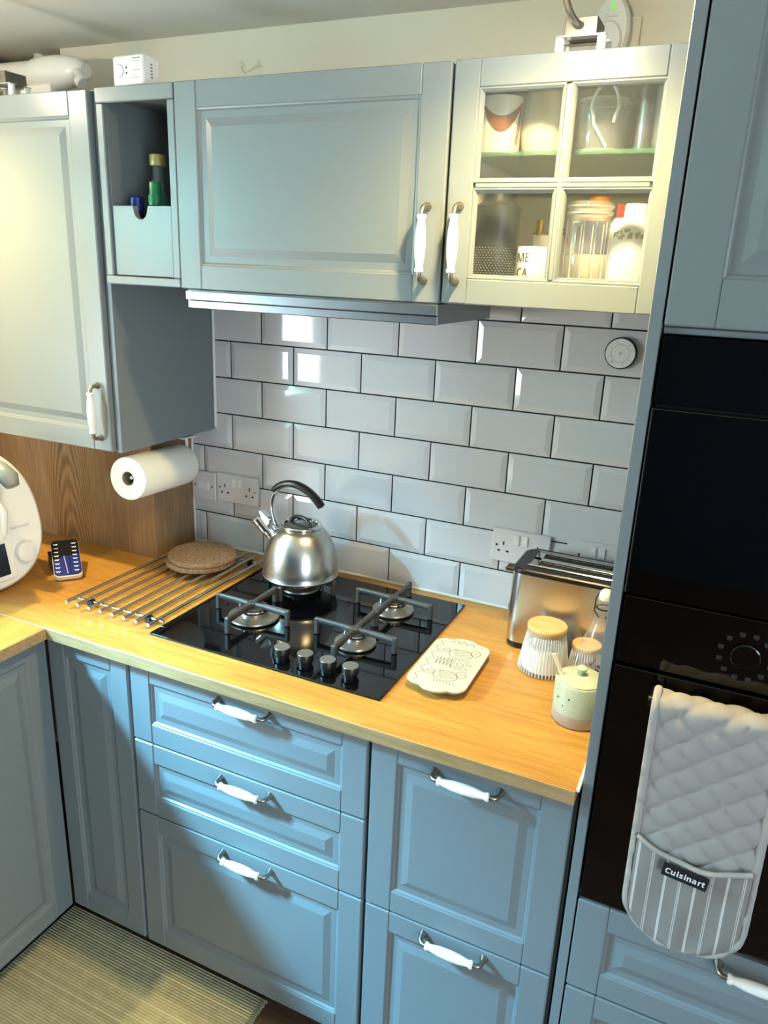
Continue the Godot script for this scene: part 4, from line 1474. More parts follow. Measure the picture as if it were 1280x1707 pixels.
func build_jars():
	# large ribbed jar
	var o := thing("glass_jar", "large ribbed glass jar with a round oak lid", "jar", V(0.902, YW, 0.262), "ribbed jars by the toaster")
	var b := MB.new()
	ribbed_body(o, [Vector2(0.051, 0.0), Vector2(0.0540, 0.003), Vector2(0.0540, 0.008), Vector2(0.0455, 0.060), Vector2(0.0405, 0.088), Vector2(0.037, 0.092)], 46)
	b = MB.new()
	b.lathe([Vector2(0.044, 0.0055), Vector2(0.0478, 0.009), Vector2(0.0415, 0.056), Vector2(0.002, 0.057)], Vector3.ZERO, 40)
	part(b, "filling", M.white_plastic, o, "pale filling")
	b = MB.new()
	b.lathe([Vector2(0.037, 0.086), Vector2(0.037, 0.093), Vector2(0.0415, 0.0935), Vector2(0.0425, 0.096), Vector2(0.0425, 0.104), Vector2(0.041, 0.1065)], Vector3.ZERO, 56)
	part(b, "lid", M.oak_lid, o, "round oak lid")
	# small ribbed jar
	o = thing("glass_jar", "small ribbed glass jar with an oak lid before the toaster", "jar", V(0.987, YW, 0.249), "ribbed jars by the toaster")
	b = MB.new()
	ribbed_body(o, [Vector2(0.033, 0.0), Vector2(0.0352, 0.003), Vector2(0.0337, 0.03), Vector2(0.0287, 0.061), Vector2(0.026, 0.064)], 34)
	b = MB.new()
	b.lathe([Vector2(0.026, 0.060), Vector2(0.026, 0.065), Vector2(0.0295, 0.0655), Vector2(0.0305, 0.068), Vector2(0.0305, 0.075), Vector2(0.029, 0.077)], Vector3.ZERO, 48)
	part(b, "lid", M.oak_lid, o, "round oak lid")
	# bottle of chilli oil with a swing stopper
	o = thing("oil_bottle", "clear bottle of chilli oil with a white swing stopper", "bottle", V(1.0195, YW, 0.318))
	b = MB.new()
	b.lathe([Vector2(0.033, 0.0), Vector2(0.036, 0.004), Vector2(0.036, 0.105), Vector2(0.033, 0.125), Vector2(0.022, 0.155), Vector2(0.0145, 0.180), Vector2(0.0135, 0.205), Vector2(0.016, 0.208), Vector2(0.016, 0.216)], Vector3.ZERO, 40, true, false, 0.9)
	part(b, "glass_body", M.jar_glass, o)
	b = MB.new()
	b.lathe([Vector2(0.030, 0.003), Vector2(0.0335, 0.006), Vector2(0.0335, 0.038), Vector2(0.002, 0.0385)], Vector3.ZERO, 32)
	part(b, "oil", M.oil, o, "dark oil")
	var rng := RandomNumberGenerator.new()
	rng.seed = 3
	for k in 12:
		b = MB.new()
		var a := rng.randf() * TAU
		var r := 0.010 + rng.randf() * 0.014
		var y := 0.045 + rng.randf() * 0.045
		var q := V(cos(a) * r, y, sin(a) * r)
		var dv := V(rng.randf() - 0.5, rng.randf() * 0.8, rng.randf() - 0.5).normalized() * 0.008
		b.tube([q - dv, q, q + dv], [0.0012, 0.0038, 0.0016], 8)
		part(b, "chilli", M.chilli, o)
	b = MB.new()
	b.lathe([Vector2(0.013, 0.214), Vector2(0.0135, 0.222), Vector2(0.011, 0.230), Vector2(0.007, 0.234)], Vector3.ZERO, 24)
	part(b, "stopper", M.porcelain, o, "white stopper")
	b = MB.new()
	for s in [-1.0, 1.0]:
		b.tube([V(s * 0.011, 0.228, 0.0), V(s * 0.0175, 0.215, 0.004), V(s * 0.0175, 0.190, 0.010), V(s * 0.006, 0.180, 0.017)], 0.0014, 8)
	b.lathe([Vector2(0.0146, 0.194), Vector2(0.0162, 0.1945), Vector2(0.0162, 0.1965), Vector2(0.0146, 0.197)], Vector3.ZERO, 28, false, false)
	part(b, "wire_clasp", M.dark, o)
	# sugar pot with its spoon
	o = thing("sugar_pot", "pale green speckled ceramic sugar pot with a notched lid", "pot", V(1.0075, YW, 0.424))
	b = MB.new()
	b.lathe([Vector2(0.044, 0.0), Vector2(0.0478, 0.004), Vector2(0.0480, 0.026)], Vector3.ZERO, 56, true, false, 0.8)
	part(b, "bare_base", M.ceramic_bare, o, "unglazed pinkish base")
	b = MB.new()
	b.lathe([Vector2(0.0482, 0.026), Vector2(0.0482, 0.084), Vector2(0.0465, 0.087), Vector2(0.044, 0.087)], Vector3.ZERO, 56, false, true, 0.8)
	var pot := part(b, "glazed_body", M.ceramic_green, o)
	for k in 34:
		var a := rng.randf() * TAU
		var y := 0.030 + rng.randf() * 0.05
		b = MB.new()
		var sz := 0.0006 + rng.randf() * rng.randf() * 0.0016
		b.xf = Transform3D(Basis(V(0, 1, 0), a), V(0, y, 0))
		b.box(V(0.0478, -sz, -sz), V(0.0484, sz, sz), 0.0002)
		part(b, "speckle", M.ink, pot)
	b = MB.new()
	var rg := []
	for q in [[0.0445, 0.0868], [0.0445, 0.0895], [0.040, 0.0925], [0.020, 0.0955], [0.003, 0.0965]]:
		var ring := []
		for k in 56:
			var a := -TAU * k / 56
			var r: float = q[0]
			# spoon notch
			var da := absf(wrapf(a + PI + 0.15, -PI, PI))
			if da < 0.26:
				r = minf(r, 0.0445 - 0.016 * cos(da / 0.26 * PI / 2))
			ring.append(V(cos(a) * r, q[1], sin(a) * r))
		rg.append(ring)
	b.loft(rg, true, true, 0.9)
	var ld := part(b, "lid", M.ceramic_green, o)
	b = MB.new()
	b.lathe([Vector2(0.006, 0.096), Vector2(0.005, 0.101), Vector2(0.0095, 0.106), Vector2(0.0105, 0.110), Vector2(0.008, 0.113), Vector2(0.002, 0.114)], Vector3.ZERO, 28, true, true, 0.9)
	part(b, "knob", M.ceramic_green, ld)
	o = thing("sugar_spoon", "thin pale spoon sticking out of the sugar pot", "spoon", V(1.0075, YW, 0.424))
	b = MB.new()
	b.tube([V(-0.022, 0.045, 0.004), V(-0.036, 0.088, 0.005), V(-0.052, 0.121, 0.006), V(-0.056, 0.128, 0.006)], [0.003, 0.0036, 0.0042, 0.0035], 12)
	part(b, "stem", M.cream, o)

# ---------------------------------------------------------------- oven glove
func glove_half(y: float, yb: float, hw: float) -> float:
	# half width of the pad at height y: rounded lower corners
	var r := 0.078
	if y > yb + r:
		return hw
	var d := (yb + r - y) / r
	return hw - r + r * sqrt(maxf(0.0, 1.0 - d * d))

func build_glove():
	var o := thing("oven_glove", "grey quilted double oven glove hanging on the oven handle", "oven glove", V(1.240, 1.139, 0.663))
	var hw := 0.087
	var yb := -0.424
	var ny := 150
	var nx := 54
	# quilted pad: from behind the bar, over it, then down the front
	var prof := []
	for k in 12:
		prof.append([-0.022, -0.30 + 0.28 * k / 11.0])
	for k in 9:
		var a := PI - PI * k / 8.0
		prof.append([0.018 * cos(a), -0.006 + 0.011 * sin(a)])
	for k in ny:
		prof.append([0.018 + 0.004 * sin(k / float(ny) * 3.0), -0.012 + (yb + 0.012) * (k + 1.0) / ny])
	var grid := []
	var s := 0.0
	for k in prof.size():
		if k > 0:
			s += Vector2(prof[k][0] - prof[k - 1][0], prof[k][1] - prof[k - 1][1]).length()
		var row := []
		var lean: float = -0.012 * prof[k][1]
		var w := glove_half(prof[k][1], yb, hw) if k > 20 else hw
		for i in nx + 1:
			var u := i / float(nx) * 2.0 - 1.0
			var x := u * w
			# diamond quilting: seams are valleys
			var q1 := absf(sin(PI * (x * 0.9 + s) / 0.050))
			var q2 := absf(sin(PI * (x * 1.05 - s) / 0.050))
			var puff: float = 0.0075 * pow(q1 * q2, 0.36)
			var n := V(0, 0, 1)
			if k >= 12 and k < 21:
				var a := PI - PI * (k - 12) / 8.0
				n = V(0, sin(a), cos(a))
			elif k < 12:
				n = V(0, 0, -1)
			row.append(V(x + lean, prof[k][1] + 0.004 * u * 0.0, prof[k][0]) + n * puff)
		grid.append(row)
	var b := MB.new()
	for k in grid.size() - 1:
		for i in nx:
			b.quad(grid[k + 1][i], grid[k + 1][i + 1], grid[k][i + 1], grid[k][i], 1)
	# lining behind the front
	for k in range(20, grid.size() - 1):
		for i in [0]:
			var a0: Vector3 = grid[k][0]
			var a1: Vector3 = grid[k][nx]
			var c0: Vector3 = grid[k + 1][0]
			var c1: Vector3 = grid[k + 1][nx]
			var z := V(0, 0, -0.006)
			b.quad(a0 + z, a1 + z, c1 + z, c0 + z, 2)
	part(b, "quilted_pad", M.fabric, o)
	# piping round the edge
	var edge := []
	for k in range(10, grid.size(), 3):
		edge.append(V(grid[k][0].x, grid[k][0].y, grid[k][0].z - 0.001))
	for i in range(2, nx - 1, 2):
		var u := i / float(nx) * 2.0 - 1.0
		edge.append(V(grid[grid.size() - 1][0].x + (grid[grid.size() - 1][nx].x - grid[grid.size() - 1][0].x) * (u * 0.5 + 0.5), yb - 0.001, 0.02))
	for k in range(grid.size() - 1, 9, -3):
		edge.append(V(grid[k][nx].x, grid[k][nx].y, grid[k][nx].z - 0.001))
	b = MB.new()
	b.tube(edge, 0.0062, 10)
	part(b, "piping", M.piping, o)
	# striped pocket
	var pg := []
	var rows := 44
	var mouth := func(u: float) -> float:
		return -0.232 - 0.022 * (1.0 - u * u) + 0.004 * u - 0.006 * u
	for k in rows + 1:
		var row := []
		for i in 31:
			var u := i / 30.0 * 2.0 - 1.0
			var ym: float = mouth.call(u)
			var y: float = ym + (yb + 0.004 - ym) * k / rows
			var w := glove_half(y, yb, hw) - 0.004
			var rip := 0.0018 * sin(u * 7.0 + k * 0.08) + 0.0012 * sin(u * 3.0 - k * 0.22)
			var x := u * w - 0.012 * y
			row.append([V(x, y, 0.0375 + rip - 0.004 * u * u - 0.006 * float(k) / rows), Vector2(0.5 + u * w / (2 * hw), float(k) / rows)])
		pg.append(row)
	b = MB.new()
	for k in rows:
		for i in 30:
			var c := [pg[k + 1][i], pg[k + 1][i + 1], pg[k][i + 1], pg[k][i]]
			b.quad_uv([c[0][0], c[1][0], c[2][0], c[3][0]], [c[0][1], c[1][1], c[2][1], c[3][1]], 1)
	var pocket := part(b, "pocket", M.pocket, o, "grey pocket with white woven stripes")
	b = MB.new()
	var me := []
	for i in 31:
		me.append(pg[0][i][0] + V(0, 0.001, 0.0))
	b.tube(me, 0.0042, 10)
	part(b, "binding", M.piping, pocket)
	# black label with the maker's name
	var lb := Transform3D(Basis(V(0, 0, 1), -0.10), V(-0.004, -0.2665, 0.0450))
	var lo := put(boxm(V(-0.033, -0.0112, -0.003), V(0.033, 0.0112, 0.001), 0.0004).mesh(), "label", M.label_black, pocket, lb, "black name label")
	var tm := lettering("Cuisinart", 0.0100, M.label_white, pocket, lb * at(0, 0.0, 0.0013), true)
	lo.name = "label"

# ---------------------------------------------------------------- things above the cabinets
func cabinet_lamp(x: float, hx: float, hz: float, label: String):
	var o := thing("cabinet_lamp", label, "lamp", V(x, TOP, 0.33), "gooseneck lamps on the cabinet tops")
	var b := MB.new()
	b.box(V(-0.026, 0.030, -0.030), V(0.026, 0.056, 0.030), 0.001)
	part(b, "driver_box", M.dull_steel, o)
	for q in [[-0.034, 0.022], [0.034, 0.022], [-0.034, -0.022], [0.034, -0.022]]:
		b = MB.new()
		b.lathe([Vector2(0.0075, 0.0), Vector2(0.0075, 0.028), Vector2(0.006, 0.030)], V(q[0], 0.0, q[1]), 20)
		part(b, "post", M.white_plastic, o)
	b = MB.new()
	b.box(V(-0.040, 0.0285, 0.012), V(0.040, 0.031, 0.030))
	b.box(V(-0.040, 0.0285, -0.030), V(0.040, 0.031, -0.012))
	part(b, "bracket", M.steel, o)
	var head := V(hx - x, 0.068, hz - 0.33)
	var pts := [V(0, 0.044, 0.028), V(-0.004, 0.044, 0.045), V(-0.012, 0.056, 0.075), V(-0.014, 0.085, 0.13), V(-0.010, 0.115, 0.20), V(0.0, 0.120, 0.26).lerp(head, 0.4) + V(0, 0.03, 0), head + V(0, 0.055, -0.02), head + V(0, 0.035, 0)]
	var cv := Curve3D.new()
	for k in pts.size():
		var tan := Vector3.ZERO
		if k > 0 and k < pts.size() - 1:
			tan = (pts[k + 1] - pts[k - 1]) / 6.0
		cv.add_point(pts[k], -tan, tan)
	cv.bake_interval = 0.012
	var path := []
	for q in cv.get_baked_points():
		path.append(q)
	b = MB.new()
	b.tube(path, 0.0055, 12)
	part(b, "arm", M.steel, o)
	b = MB.new()
	b.lathe([Vector2(0.030, -0.004), Vector2(0.033, 0.0), Vector2(0.033, 0.020), Vector2(0.024, 0.032), Vector2(0.008, 0.036)], head, 36, false, true)
	part(b, "shade", M.steel, o)
	b = MB.new()
	b.lathe([Vector2(0.026, 0.0), Vector2(0.026, 0.004)], head, 36)
	part(b, "bulb", M.bulb, o, "warm glowing lamp face")
	var l := SpotLight3D.new()
	l.name = "lamp_light"
	l.light_color = Color(1.0, 0.88, 0.59)
	l.light_energy = LAMP_E
	l.light_size = 0.026
	l.spot_angle = 76.0
	l.spot_angle_attenuation = 1.0
	l.spot_range = 8.0
	l.spot_attenuation = 2.0
	l.shadow_enabled = true
	o.add_child(l)
	l.position = head + V(0, -0.006, 0)
	l.look_at_from_position(o.position + l.position, o.position + l.position + V(0, -1, 0), V(0, 0, 1))
	# sideways light from the lamp face, set whiter than its spot
	var w := OmniLight3D.new()
	w.name = "lamp_glow"
	w.light_color = Color(1.0, 0.94, 0.82)
	w.light_energy = GLOW_E
	w.light_size = 0.024
	w.omni_range = 6.0
	w.omni_attenuation = 2.0
	w.shadow_enabled = true
	o.add_child(w)
	w.position = head + V(0, -0.010, 0)

const LAMP_E := 1.8
const ADDED_BLUE_E := 52.0
const WINDOW_E := 2.3
const ADDED_FILL_E := 7.6
const GLOW_E := 0.19

func build_top_things():
	cabinet_lamp(0.862, 0.868, 0.598, "steel gooseneck lamp on posts on top of the glazed cabinet")
	cabinet_lamp(-0.478, -0.540, 0.690, "steel gooseneck lamp on top of the tall wall cabinet")
	# carbon monoxide alarm
	var o := thing("gas_alarm", "white gas alarm box with round button on top of the open cabinet", "alarm", V(-0.073, TOP + 0.001, 0.352))
	o.rotation.y = -0.06
	var b := MB.new()
	b.prism(rpoly(-0.044, 0.0, 0.044, 0.058, 0.006), -0.022, 0.022, 0.003)
	part(b, "casing", M.white_plastic, o)
	var za := Basis(V(1, 0, 0), V(0, 0, 1), V(0, -1, 0))
	b = MB.new()
	b.lathe([Vector2(0.0115, 0), Vector2(0.0125, 0.0), Vector2(0.0125, 0.0004), Vector2(0.0115, 0.0004)], V(-0.024, 0.030, 0.0221), 40, false, false, 0.6, 0, 0.0, za)
	part(b, "button_groove", M.grey_plastic, o)
	b = MB.new()
	b.lathe([Vector2(0.0113, 0), Vector2(0.0113, 0.001), Vector2(0.0105, 0.0015)], V(-0.024, 0.030, 0.0221), 40, true, true, 0.6, 0, 0.0, za)
	part(b, "test_button", M.white_plastic, o)
	for y in [0.035, 0.025]:
		b = MB.new()
		b.lathe([Vector2(0.0021, 0), Vector2(0.0020, 0.0006)], V(-0.004, y, 0.0221), 16, true, true, 0.6, 0, 0.0, za)
		part(b, "indicator", M.dark, o)
	for q in [[0.014, 0.036, 0.050, 0.0022], [0.012, 0.036, 0.0455, 0.0008], [0.014, 0.036, 0.0285, 0.0011], [0.012, 0.024, 0.021, 0.0007], [0.010, 0.034, 0.015, 0.0009]]:
		part(boxm(V(q[0], q[2], 0.0221), V(q[1], q[2] + q[3], 0.0224)), "printed_line", M.grey_plastic, o)
	b = MB.new()
	for k in 5:
		b.box(V(0.0438, 0.016 + k * 0.006, -0.004), V(0.0443, 0.019 + k * 0.006, 0.002))
	part(b, "vent", M.grey_plastic, o)
	# plug-in chime with green light
	o = thing("plug_in_chime", "oval white plug-in unit with green light above the glazed cabinet", "plug-in unit", V(0.846, 2.2, -0.008))
	var oval := PackedVector2Array()
	var inner := PackedVector2Array()
	for k in 40:
		var a := TAU * k / 40
		oval.append(Vector2(0.037 * cos(a), 0.062 * sin(a)))
		inner.append(Vector2(0.027 * cos(a) - 0.002, -0.020 + 0.036 * sin(a)))
	b = MB.new()
	b.prism(rpoly(-0.045, -0.10, 0.052, 0.03, 0.004), 0.0, 0.012, 0.001)
	part(b, "back_plate", M.plaster, o)
	b = MB.new()
	b.prism(oval, 0.012, 0.050, 0.006)
	part(b, "shell", M.white_plastic, o)
	b = MB.new()
	b.prism(inner, 0.0502, 0.056, 0.004)
	part(b, "button", M.white_plastic, o)
	for y in [0.036, 0.044]:
		b = MB.new()
		b.lathe([Vector2(0.0030, 0), Vector2(0.0024, 0.001)], V(0.001, y, 0.0501), 20, true, true, 0.6, 0, 0.0, za)
		part(b, "indicator_light", M.led, o, "glowing green light")
	b = MB.new()
	b.lathe([Vector2(0.0030, 0), Vector2(0.0036, 0.0), Vector2(0.0036, 0.0004), Vector2(0.0030, 0.0004)], V(-0.009, 0.0235, 0.0501), 20, false, false, 0.6, 0, 0.0, za)
	for k in 4:
		b.box(V(-0.003 + k * 0.0042, 0.0215, 0.0501), V(-0.0005 + k * 0.0042, 0.0235, 0.0504))
	part(b, "emblem", M.faint, o)
	# white waste pipe lying along the top of the tall cabinet
	o = thing("waste_pipe", "thick white plastic pipe with capped end above the tall cabinet", "pipe", V(-0.60, 2.187, 0.12))
	var xa := Basis(V(0, 1, 0), V(1, 0, 0), V(0, 0, -1))
	b = MB.new()
	b.lathe([Vector2(0.033, -0.29), Vector2(0.033, -0.02), Vector2(0.037, -0.01), Vector2(0.040, 0.03), Vector2(0.040, 0.07), Vector2(0.035, 0.115), Vector2(0.026, 0.145), Vector2(0.017, 0.158)], Vector3.ZERO, 36, true, true, 0.7, 0, 0.0, xa)
	part(b, "pipe", M.white_plastic, o)
	b = MB.new()
	b.tube([V(0.15, -0.010, 0.02), V(0.172, -0.026, 0.03)], 0.012, 20)
	b.lathe([Vector2(0.0145, 0.0), Vector2(0.0145, 0.012), Vector2(0.013, 0.014)], V(0.166, -0.030, 0.035), 28, true, true, 0.6, 0, 0.0, Basis(V(0, 0, 1), -0.6) * xa)
	part(b, "end_cap", M.white_plastic, o)
	b = MB.new()
	b.box(V(-0.05, -0.106, -0.03), V(0.06, -0.03, 0.03), 0.003)
	part(b, "pipe_clip", M.white_plastic, o)
	# second, thinner pipe rising through the broken wall
	b = MB.new()
	b.tube([V(-0.775, 2.2235, -0.03), V(-0.772, 2.279, -0.04)], 0.016, 16)
	o = part(b, "copper_stub", M.plaster)
	o.name = "pipe_stub"
	tag(o, "pale pipe stub rising in the broken wall hole", "pipe")
	# white-headed peg in the wall
	o = thing("wall_peg", "small pale peg sticking up from behind the wide wall cabinet", "peg", V(-0.047, 2.186, -0.008))
	b = MB.new()
	b.tube([V(0, 0, 0), V(0.006, 0.004, 0.02), V(0.016, 0.010, 0.034)], 0.0016, 8)
	part(b, "pin", M.white_plastic, o)
	b = MB.new()
	b.lathe([Vector2(0.001, -0.002), Vector2(0.0075, 0.0), Vector2(0.007, 0.003), Vector2(0.003, 0.005)], V(0.016, 0.010, 0.034), 20, true, true, 0.8, 0, 0.0, Basis(V(0, 0, 1), -0.9))
	part(b, "head", M.white_plastic, o)

# ---------------------------------------------------------------- inside the cabinets
func cup(called: String, label: String, cat: String, p: Vector3, prof: Array, m: Material, seg := 44) -> Node3D:
	var o := thing(called, label, cat, p)
	var b := MB.new()
	b.lathe(prof, Vector3.ZERO, seg, true, false, 0.8)
	part(b, "body", m, o)
	return o

func build_cabinet_contents():
	var ys := 1.9445
	var yf := MB_Y + 0.0185
	var o := cup("mug", "cream mug with a brown glazed drip on the glass shelf", "mug", V(0.7175, ys, 0.285), [Vector2(0.034, 0), Vector2(0.036, 0.003), Vector2(0.037, 0.094), Vector2(0.034, 0.094), Vector2(0.033, 0.006), Vector2(0.002, 0.006)], M.cream)
	var b := MB.new()
	for k in 16:
		var a := 0.15 + PI * 0.72 * k / 15.0
		var a2 := 0.15 + PI * 0.72 * (k + 1) / 15.0
		var y := 0.083 - 0.036 * sin(PI * k / 15.0)
		var y2 := 0.083 - 0.036 * sin(PI * (k + 1) / 15.0)
		var hh := 0.002 + 0.011 * sin(PI * k / 15.0)
		var h2 := 0.002 + 0.011 * sin(PI * minf(k + 1, 15) / 15.0)
		var R := 0.0378
		b.quad(V(R * cos(a), y - hh, R * sin(a)), V(R * cos(a), y + hh, R * sin(a)), V(R * cos(a2), y2 + h2, R * sin(a2)), V(R * cos(a2), y2 - h2, R * sin(a2)))
	var path := []
	for k in 10:
		path.append(V(0.0378 * cos(0.15 + 0.03 * k), 0.083 - 0.0075 * k, 0.0378 * sin(0.15 + 0.03 * k)))
	b.tube(path, 0.0022, 8)
	part(b, "glaze_drip", M.brown_glaze, o, "brown glazed drip")
	o = cup("cup", "plain cream round cup beside the brown-dripped mug", "cup", V(0.789, ys, 0.26), [Vector2(0.030, 0), Vector2(0.036, 0.01), Vector2(0.040, 0.04), Vector2(0.038, 0.08), Vector2(0.034, 0.112), Vector2(0.031, 0.112), Vector2(0.036, 0.04), Vector2(0.002, 0.006)], M.cream)
	o = cup("glass_mug", "clear glass mug with a ribbon-like handle on the glass shelf", "glass", V(0.895, ys, 0.26), [Vector2(0.040, 0), Vector2(0.043, 0.004), Vector2(0.043, 0.085), Vector2(0.041, 0.085), Vector2(0.040, 0.006), Vector2(0.002, 0.006)], M.jar_glass)
	b = MB.new()
	var loop := []
	for k in 15:
		var t := k / 14.0
		var a := -0.15 * PI + 1.3 * PI * t
		loop.append(V(0.012 + 0.023 * cos(a) * (1.0 if t > 0.1 and t < 0.9 else 0.8), 0.062 + 0.042 * sin(a), 0.055))
	loop.append(V(0.02, 0.006, 0.05))
	b.tube(loop, 0.005, 12, true, 0.6)
	b.lathe([Vector2(0.0405, 0.083), Vector2(0.0438, 0.083), Vector2(0.0438, 0.087), Vector2(0.0405, 0.087)], Vector3.ZERO, 40, false, false)
	b.lathe([Vector2(0.030, 0.0005), Vector2(0.0435, 0.001), Vector2(0.0435, 0.006), Vector2(0.030, 0.006)], Vector3.ZERO, 40, false, false)
	part(b, "handle", M.rib_glass, o)
	cup("steel_tumbler", "shiny steel tumbler at the right end of the glass shelf", "tumbler", V(0.976, ys, 0.265), [Vector2(0.024, 0), Vector2(0.025, 0.003), Vector2(0.026, 0.108), Vector2(0.024, 0.108), Vector2(0.023, 0.006), Vector2(0.002, 0.006)], M.steel)
	# lower shelf
	o = cup("travel_mug", "dark grey travel mug with a knurled lower half", "mug", V(0.7245, yf, 0.285), [Vector2(0.038, 0), Vector2(0.040, 0.003), Vector2(0.041, 0.085), Vector2(0.042, 0.140), Vector2(0.044, 0.150), Vector2(0.044, 0.158), Vector2(0.030, 0.166), Vector2(0.028, 0.185), Vector2(0.002, 0.186)], M.tumbler)
	b = MB.new()
	for r in 17:
		for k in 40:
			var a := TAU * (k + 0.5 * (r % 2)) / 40
			if cos(a - PI / 2) < -0.2:
				continue
			b.xf = Transform3D(Basis(V(0, 1, 0), -a), V(cos(a) * 0.0405, 0.012 + r * 0.0045, sin(a) * 0.0405))
			b.box(V(-0.001, -0.0012, -0.0012), V(0.0022, 0.0012, 0.0012), 0.0008)
	part(b, "knurling", M.grey_plastic, o, "knurled band")
	o = cup("mug", "small white mug with thin grey capitals on the cabinet floor", "mug", V(0.806, yf, 0.30), [Vector2(0.028, 0), Vector2(0.031, 0.003), Vector2(0.0315, 0.086), Vector2(0.030, 0.088), Vector2(0.028, 0.006), Vector2(0.002, 0.006)], M.porcelain)
	lettering("ME", 0.016, M.ink, o, Transform3D(Basis(V(0, 1, 0), -0.45), V(-0.013, 0.068, 0.0295)))
	lettering("CA", 0.016, M.ink, o, Transform3D(Basis(V(0, 1, 0), -0.45), V(-0.013, 0.042, 0.0295)))
	o = cup("tea_glass", "small clear glass with gilt rim and handle behind the lettered mug", "glass", V(0.806, yf, 0.21), [Vector2(0.026, 0), Vector2(0.027, 0.003), Vector2(0.029, 0.115), Vector2(0.0275, 0.115), Vector2(0.025, 0.006), Vector2(0.002, 0.006)], M.jar_glass)
	b = MB.new()
	b.lathe([Vector2(0.0273, 0.113), Vector2(0.0298, 0.113), Vector2(0.0298, 0.118), Vector2(0.0273, 0.118)], Vector3.ZERO, 40, false, false)
	b.tube([V(0.026, 0.125, 0.012), V(0.038, 0.122, 0.02), V(0.040, 0.10, 0.02)], 0.003, 10)
	b.tube([V(-0.012, 0.113, 0.024), V(-0.012, 0.138, 0.024)], 0.007, 14)
	part(b, "gilt_trim", M.gold, o, "gold trim")
	o = cup("glass_jar", "clear screw-neck glass jar with raised markings inside the glazed cabinet", "jar", V(0.897, yf, 0.285), [Vector2(0.036, 0), Vector2(0.039, 0.004), Vector2(0.040, 0.135), Vector2(0.038, 0.143), Vector2(0.041, 0.146), Vector2(0.041, 0.150), Vector2(0.038, 0.153), Vector2(0.041, 0.157), Vector2(0.041, 0.161), Vector2(0.038, 0.166)], M.jar_glass)
	b = MB.new()
	for k in 6:
		b.box(V(-0.022, 0.090 + k * 0.008, 0.033), V(-0.016 + 0.003 * (k % 2), 0.0925 + k * 0.008, 0.0355), 0.0005)
	for y in [0.147, 0.158]:
		b.lathe([Vector2(0.0385, y - 0.002), Vector2(0.0418, y - 0.001), Vector2(0.0418, y + 0.001), Vector2(0.0385, y + 0.002)], Vector3.ZERO, 40, false, false)
	for k in 12:
		var a := TAU * k / 12
		b.tube([V(cos(a) * 0.0396, 0.008, sin(a) * 0.0396), V(cos(a) * 0.0402, 0.132, sin(a) * 0.0402)], 0.0013, 6)
	part(b, "raised_mark", M.rib_glass, o)
	o = cup("packet_box", "yellowish storage tub standing behind the screw-neck jar", "tub", V(0.890, yf, 0.185), [Vector2(0.050, 0), Vector2(0.052, 0.004), Vector2(0.053, 0.078), Vector2(0.050, 0.080), Vector2(0.002, 0.081)], M.cream)
	o = thing("spice_bottle", "dark blue bottle with an orange cap behind the glass jar", "bottle", V(0.893, yf + 0.082, 0.185))
	b = MB.new()
	b.lathe([Vector2(0.036, 0), Vector2(0.038, 0.003), Vector2(0.038, 0.045), Vector2(0.026, 0.058), Vector2(0.02, 0.06)], Vector3.ZERO, 36)
	part(b, "body", M.blue_print, o)
	b = MB.new()
	b.lathe([Vector2(0.022, 0.058), Vector2(0.022, 0.098), Vector2(0.020, 0.102)], Vector3.ZERO, 32)
	part(b, "cap", M.orange, o, "orange cap")
	o = thing("canister", "white canister with a flowered band and short neck", "canister", V(0.975, yf, 0.280))
	b = MB.new()
	b.lathe([Vector2(0.038, 0), Vector2(0.040, 0.004), Vector2(0.040, 0.128), Vector2(0.036, 0.139), Vector2(0.022, 0.142), Vector2(0.020, 0.160), Vector2(0.018, 0.164)], Vector3.ZERO, 48, true, true, 0.8)
	part(b, "body", M.porcelain, o)
	var rng := RandomNumberGenerator.new()
	rng.seed = 21
	b = MB.new()
	for k in 46:
		var a := PI * 0.05 + PI * 0.9 * rng.randf()
		var sz := 0.0008 + rng.randf() * 0.0024
		b.xf = Transform3D(Basis(V(0, 1, 0), -a), V(cos(a) * 0.0400, 0.112 + (rng.randf() - 0.5) * 0.014, sin(a) * 0.0400))
		b.box(V(-0.0006, -sz, -sz), V(0.0005, sz, sz), 0.0003)
	part(b, "flowered_band", M.gold_cap, o, "gold flower band")
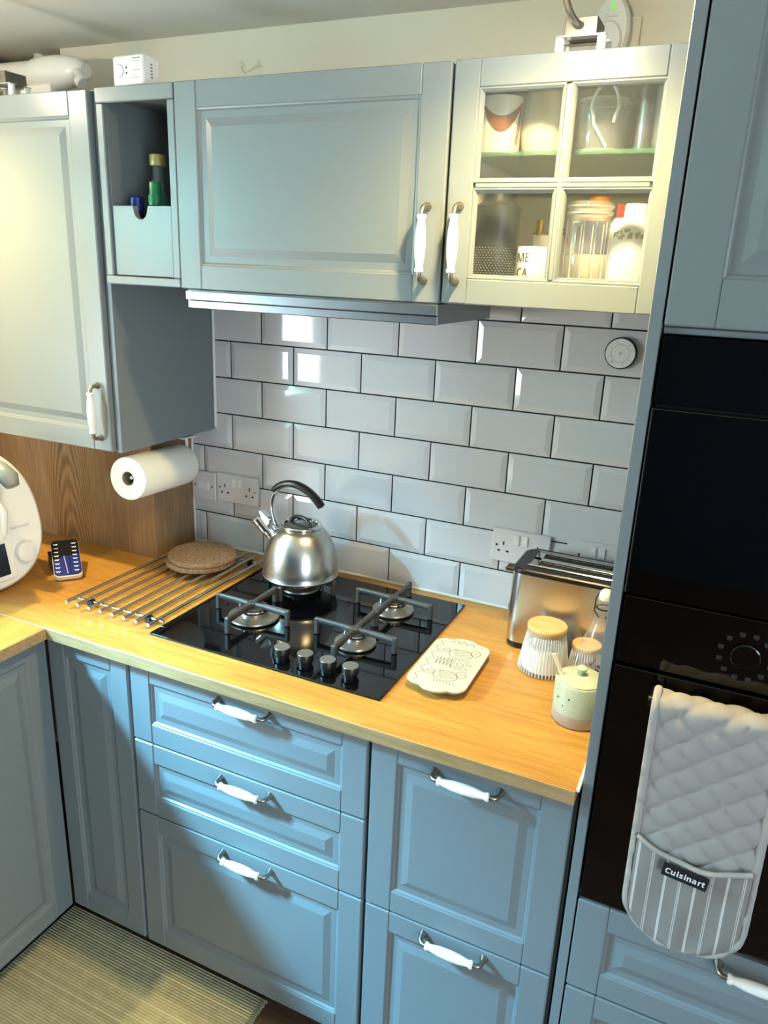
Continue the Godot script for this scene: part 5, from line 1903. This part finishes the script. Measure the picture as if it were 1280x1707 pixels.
	b = MB.new()
	b.lathe([Vector2(0.006, 0), Vector2(0.006, 0.020), Vector2(0.004, 0.022)], V(-0.025, 0.141, 0.012), 16)
	part(b, "red_peg", M.red, o, "small red peg")
	# bottles in the open cabinet
	var yd := 1.7085
	o = thing("sauce_bottle", "slim dark bottle with a brassy cap in the open cabinet", "bottle", V(-0.072, yd, 0.298))
	b = MB.new()
	b.lathe([Vector2(0.026, 0), Vector2(0.028, 0.004), Vector2(0.028, 0.145), Vector2(0.020, 0.160), Vector2(0.0135, 0.172), Vector2(0.0125, 0.230)], Vector3.ZERO, 32, true, true, 0.8)
	part(b, "body", M.bottle_glass, o)
	b = MB.new()
	b.lathe([Vector2(0.0175, 0.228), Vector2(0.0180, 0.230), Vector2(0.0180, 0.248), Vector2(0.0165, 0.251)], Vector3.ZERO, 32)
	part(b, "cap", M.gold_cap, o, "brassy cap")
	o = thing("cleaner_bottle", "small bottle with a stepped green cap in the open cabinet", "bottle", V(-0.044, yd, 0.343))
	b = MB.new()
	b.lathe([Vector2(0.014, 0), Vector2(0.0155, 0.003), Vector2(0.0155, 0.137), Vector2(0.013, 0.142)], Vector3.ZERO, 32)
	part(b, "body", M.dark, o)
	b = MB.new()
	b.lathe([Vector2(0.0155, 0.142), Vector2(0.0155, 0.162), Vector2(0.0128, 0.1625), Vector2(0.0128, 0.188), Vector2(0.0115, 0.190)], Vector3.ZERO, 32)
	part(b, "cap", M.green_cap, o, "stepped green cap")
	o = thing("small_bottle", "small bottle with a dark blue cap in the open cabinet", "bottle", V(-0.105, yd, 0.335))
	b = MB.new()
	b.lathe([Vector2(0.014, 0), Vector2(0.0155, 0.003), Vector2(0.0155, 0.125), Vector2(0.013, 0.130)], Vector3.ZERO, 32)
	part(b, "body", M.dark, o)
	b = MB.new()
	b.lathe([Vector2(0.0165, 0.130), Vector2(0.0165, 0.158), Vector2(0.014, 0.161)], Vector3.ZERO, 32)
	part(b, "cap", M.blue_cap, o, "dark blue cap")
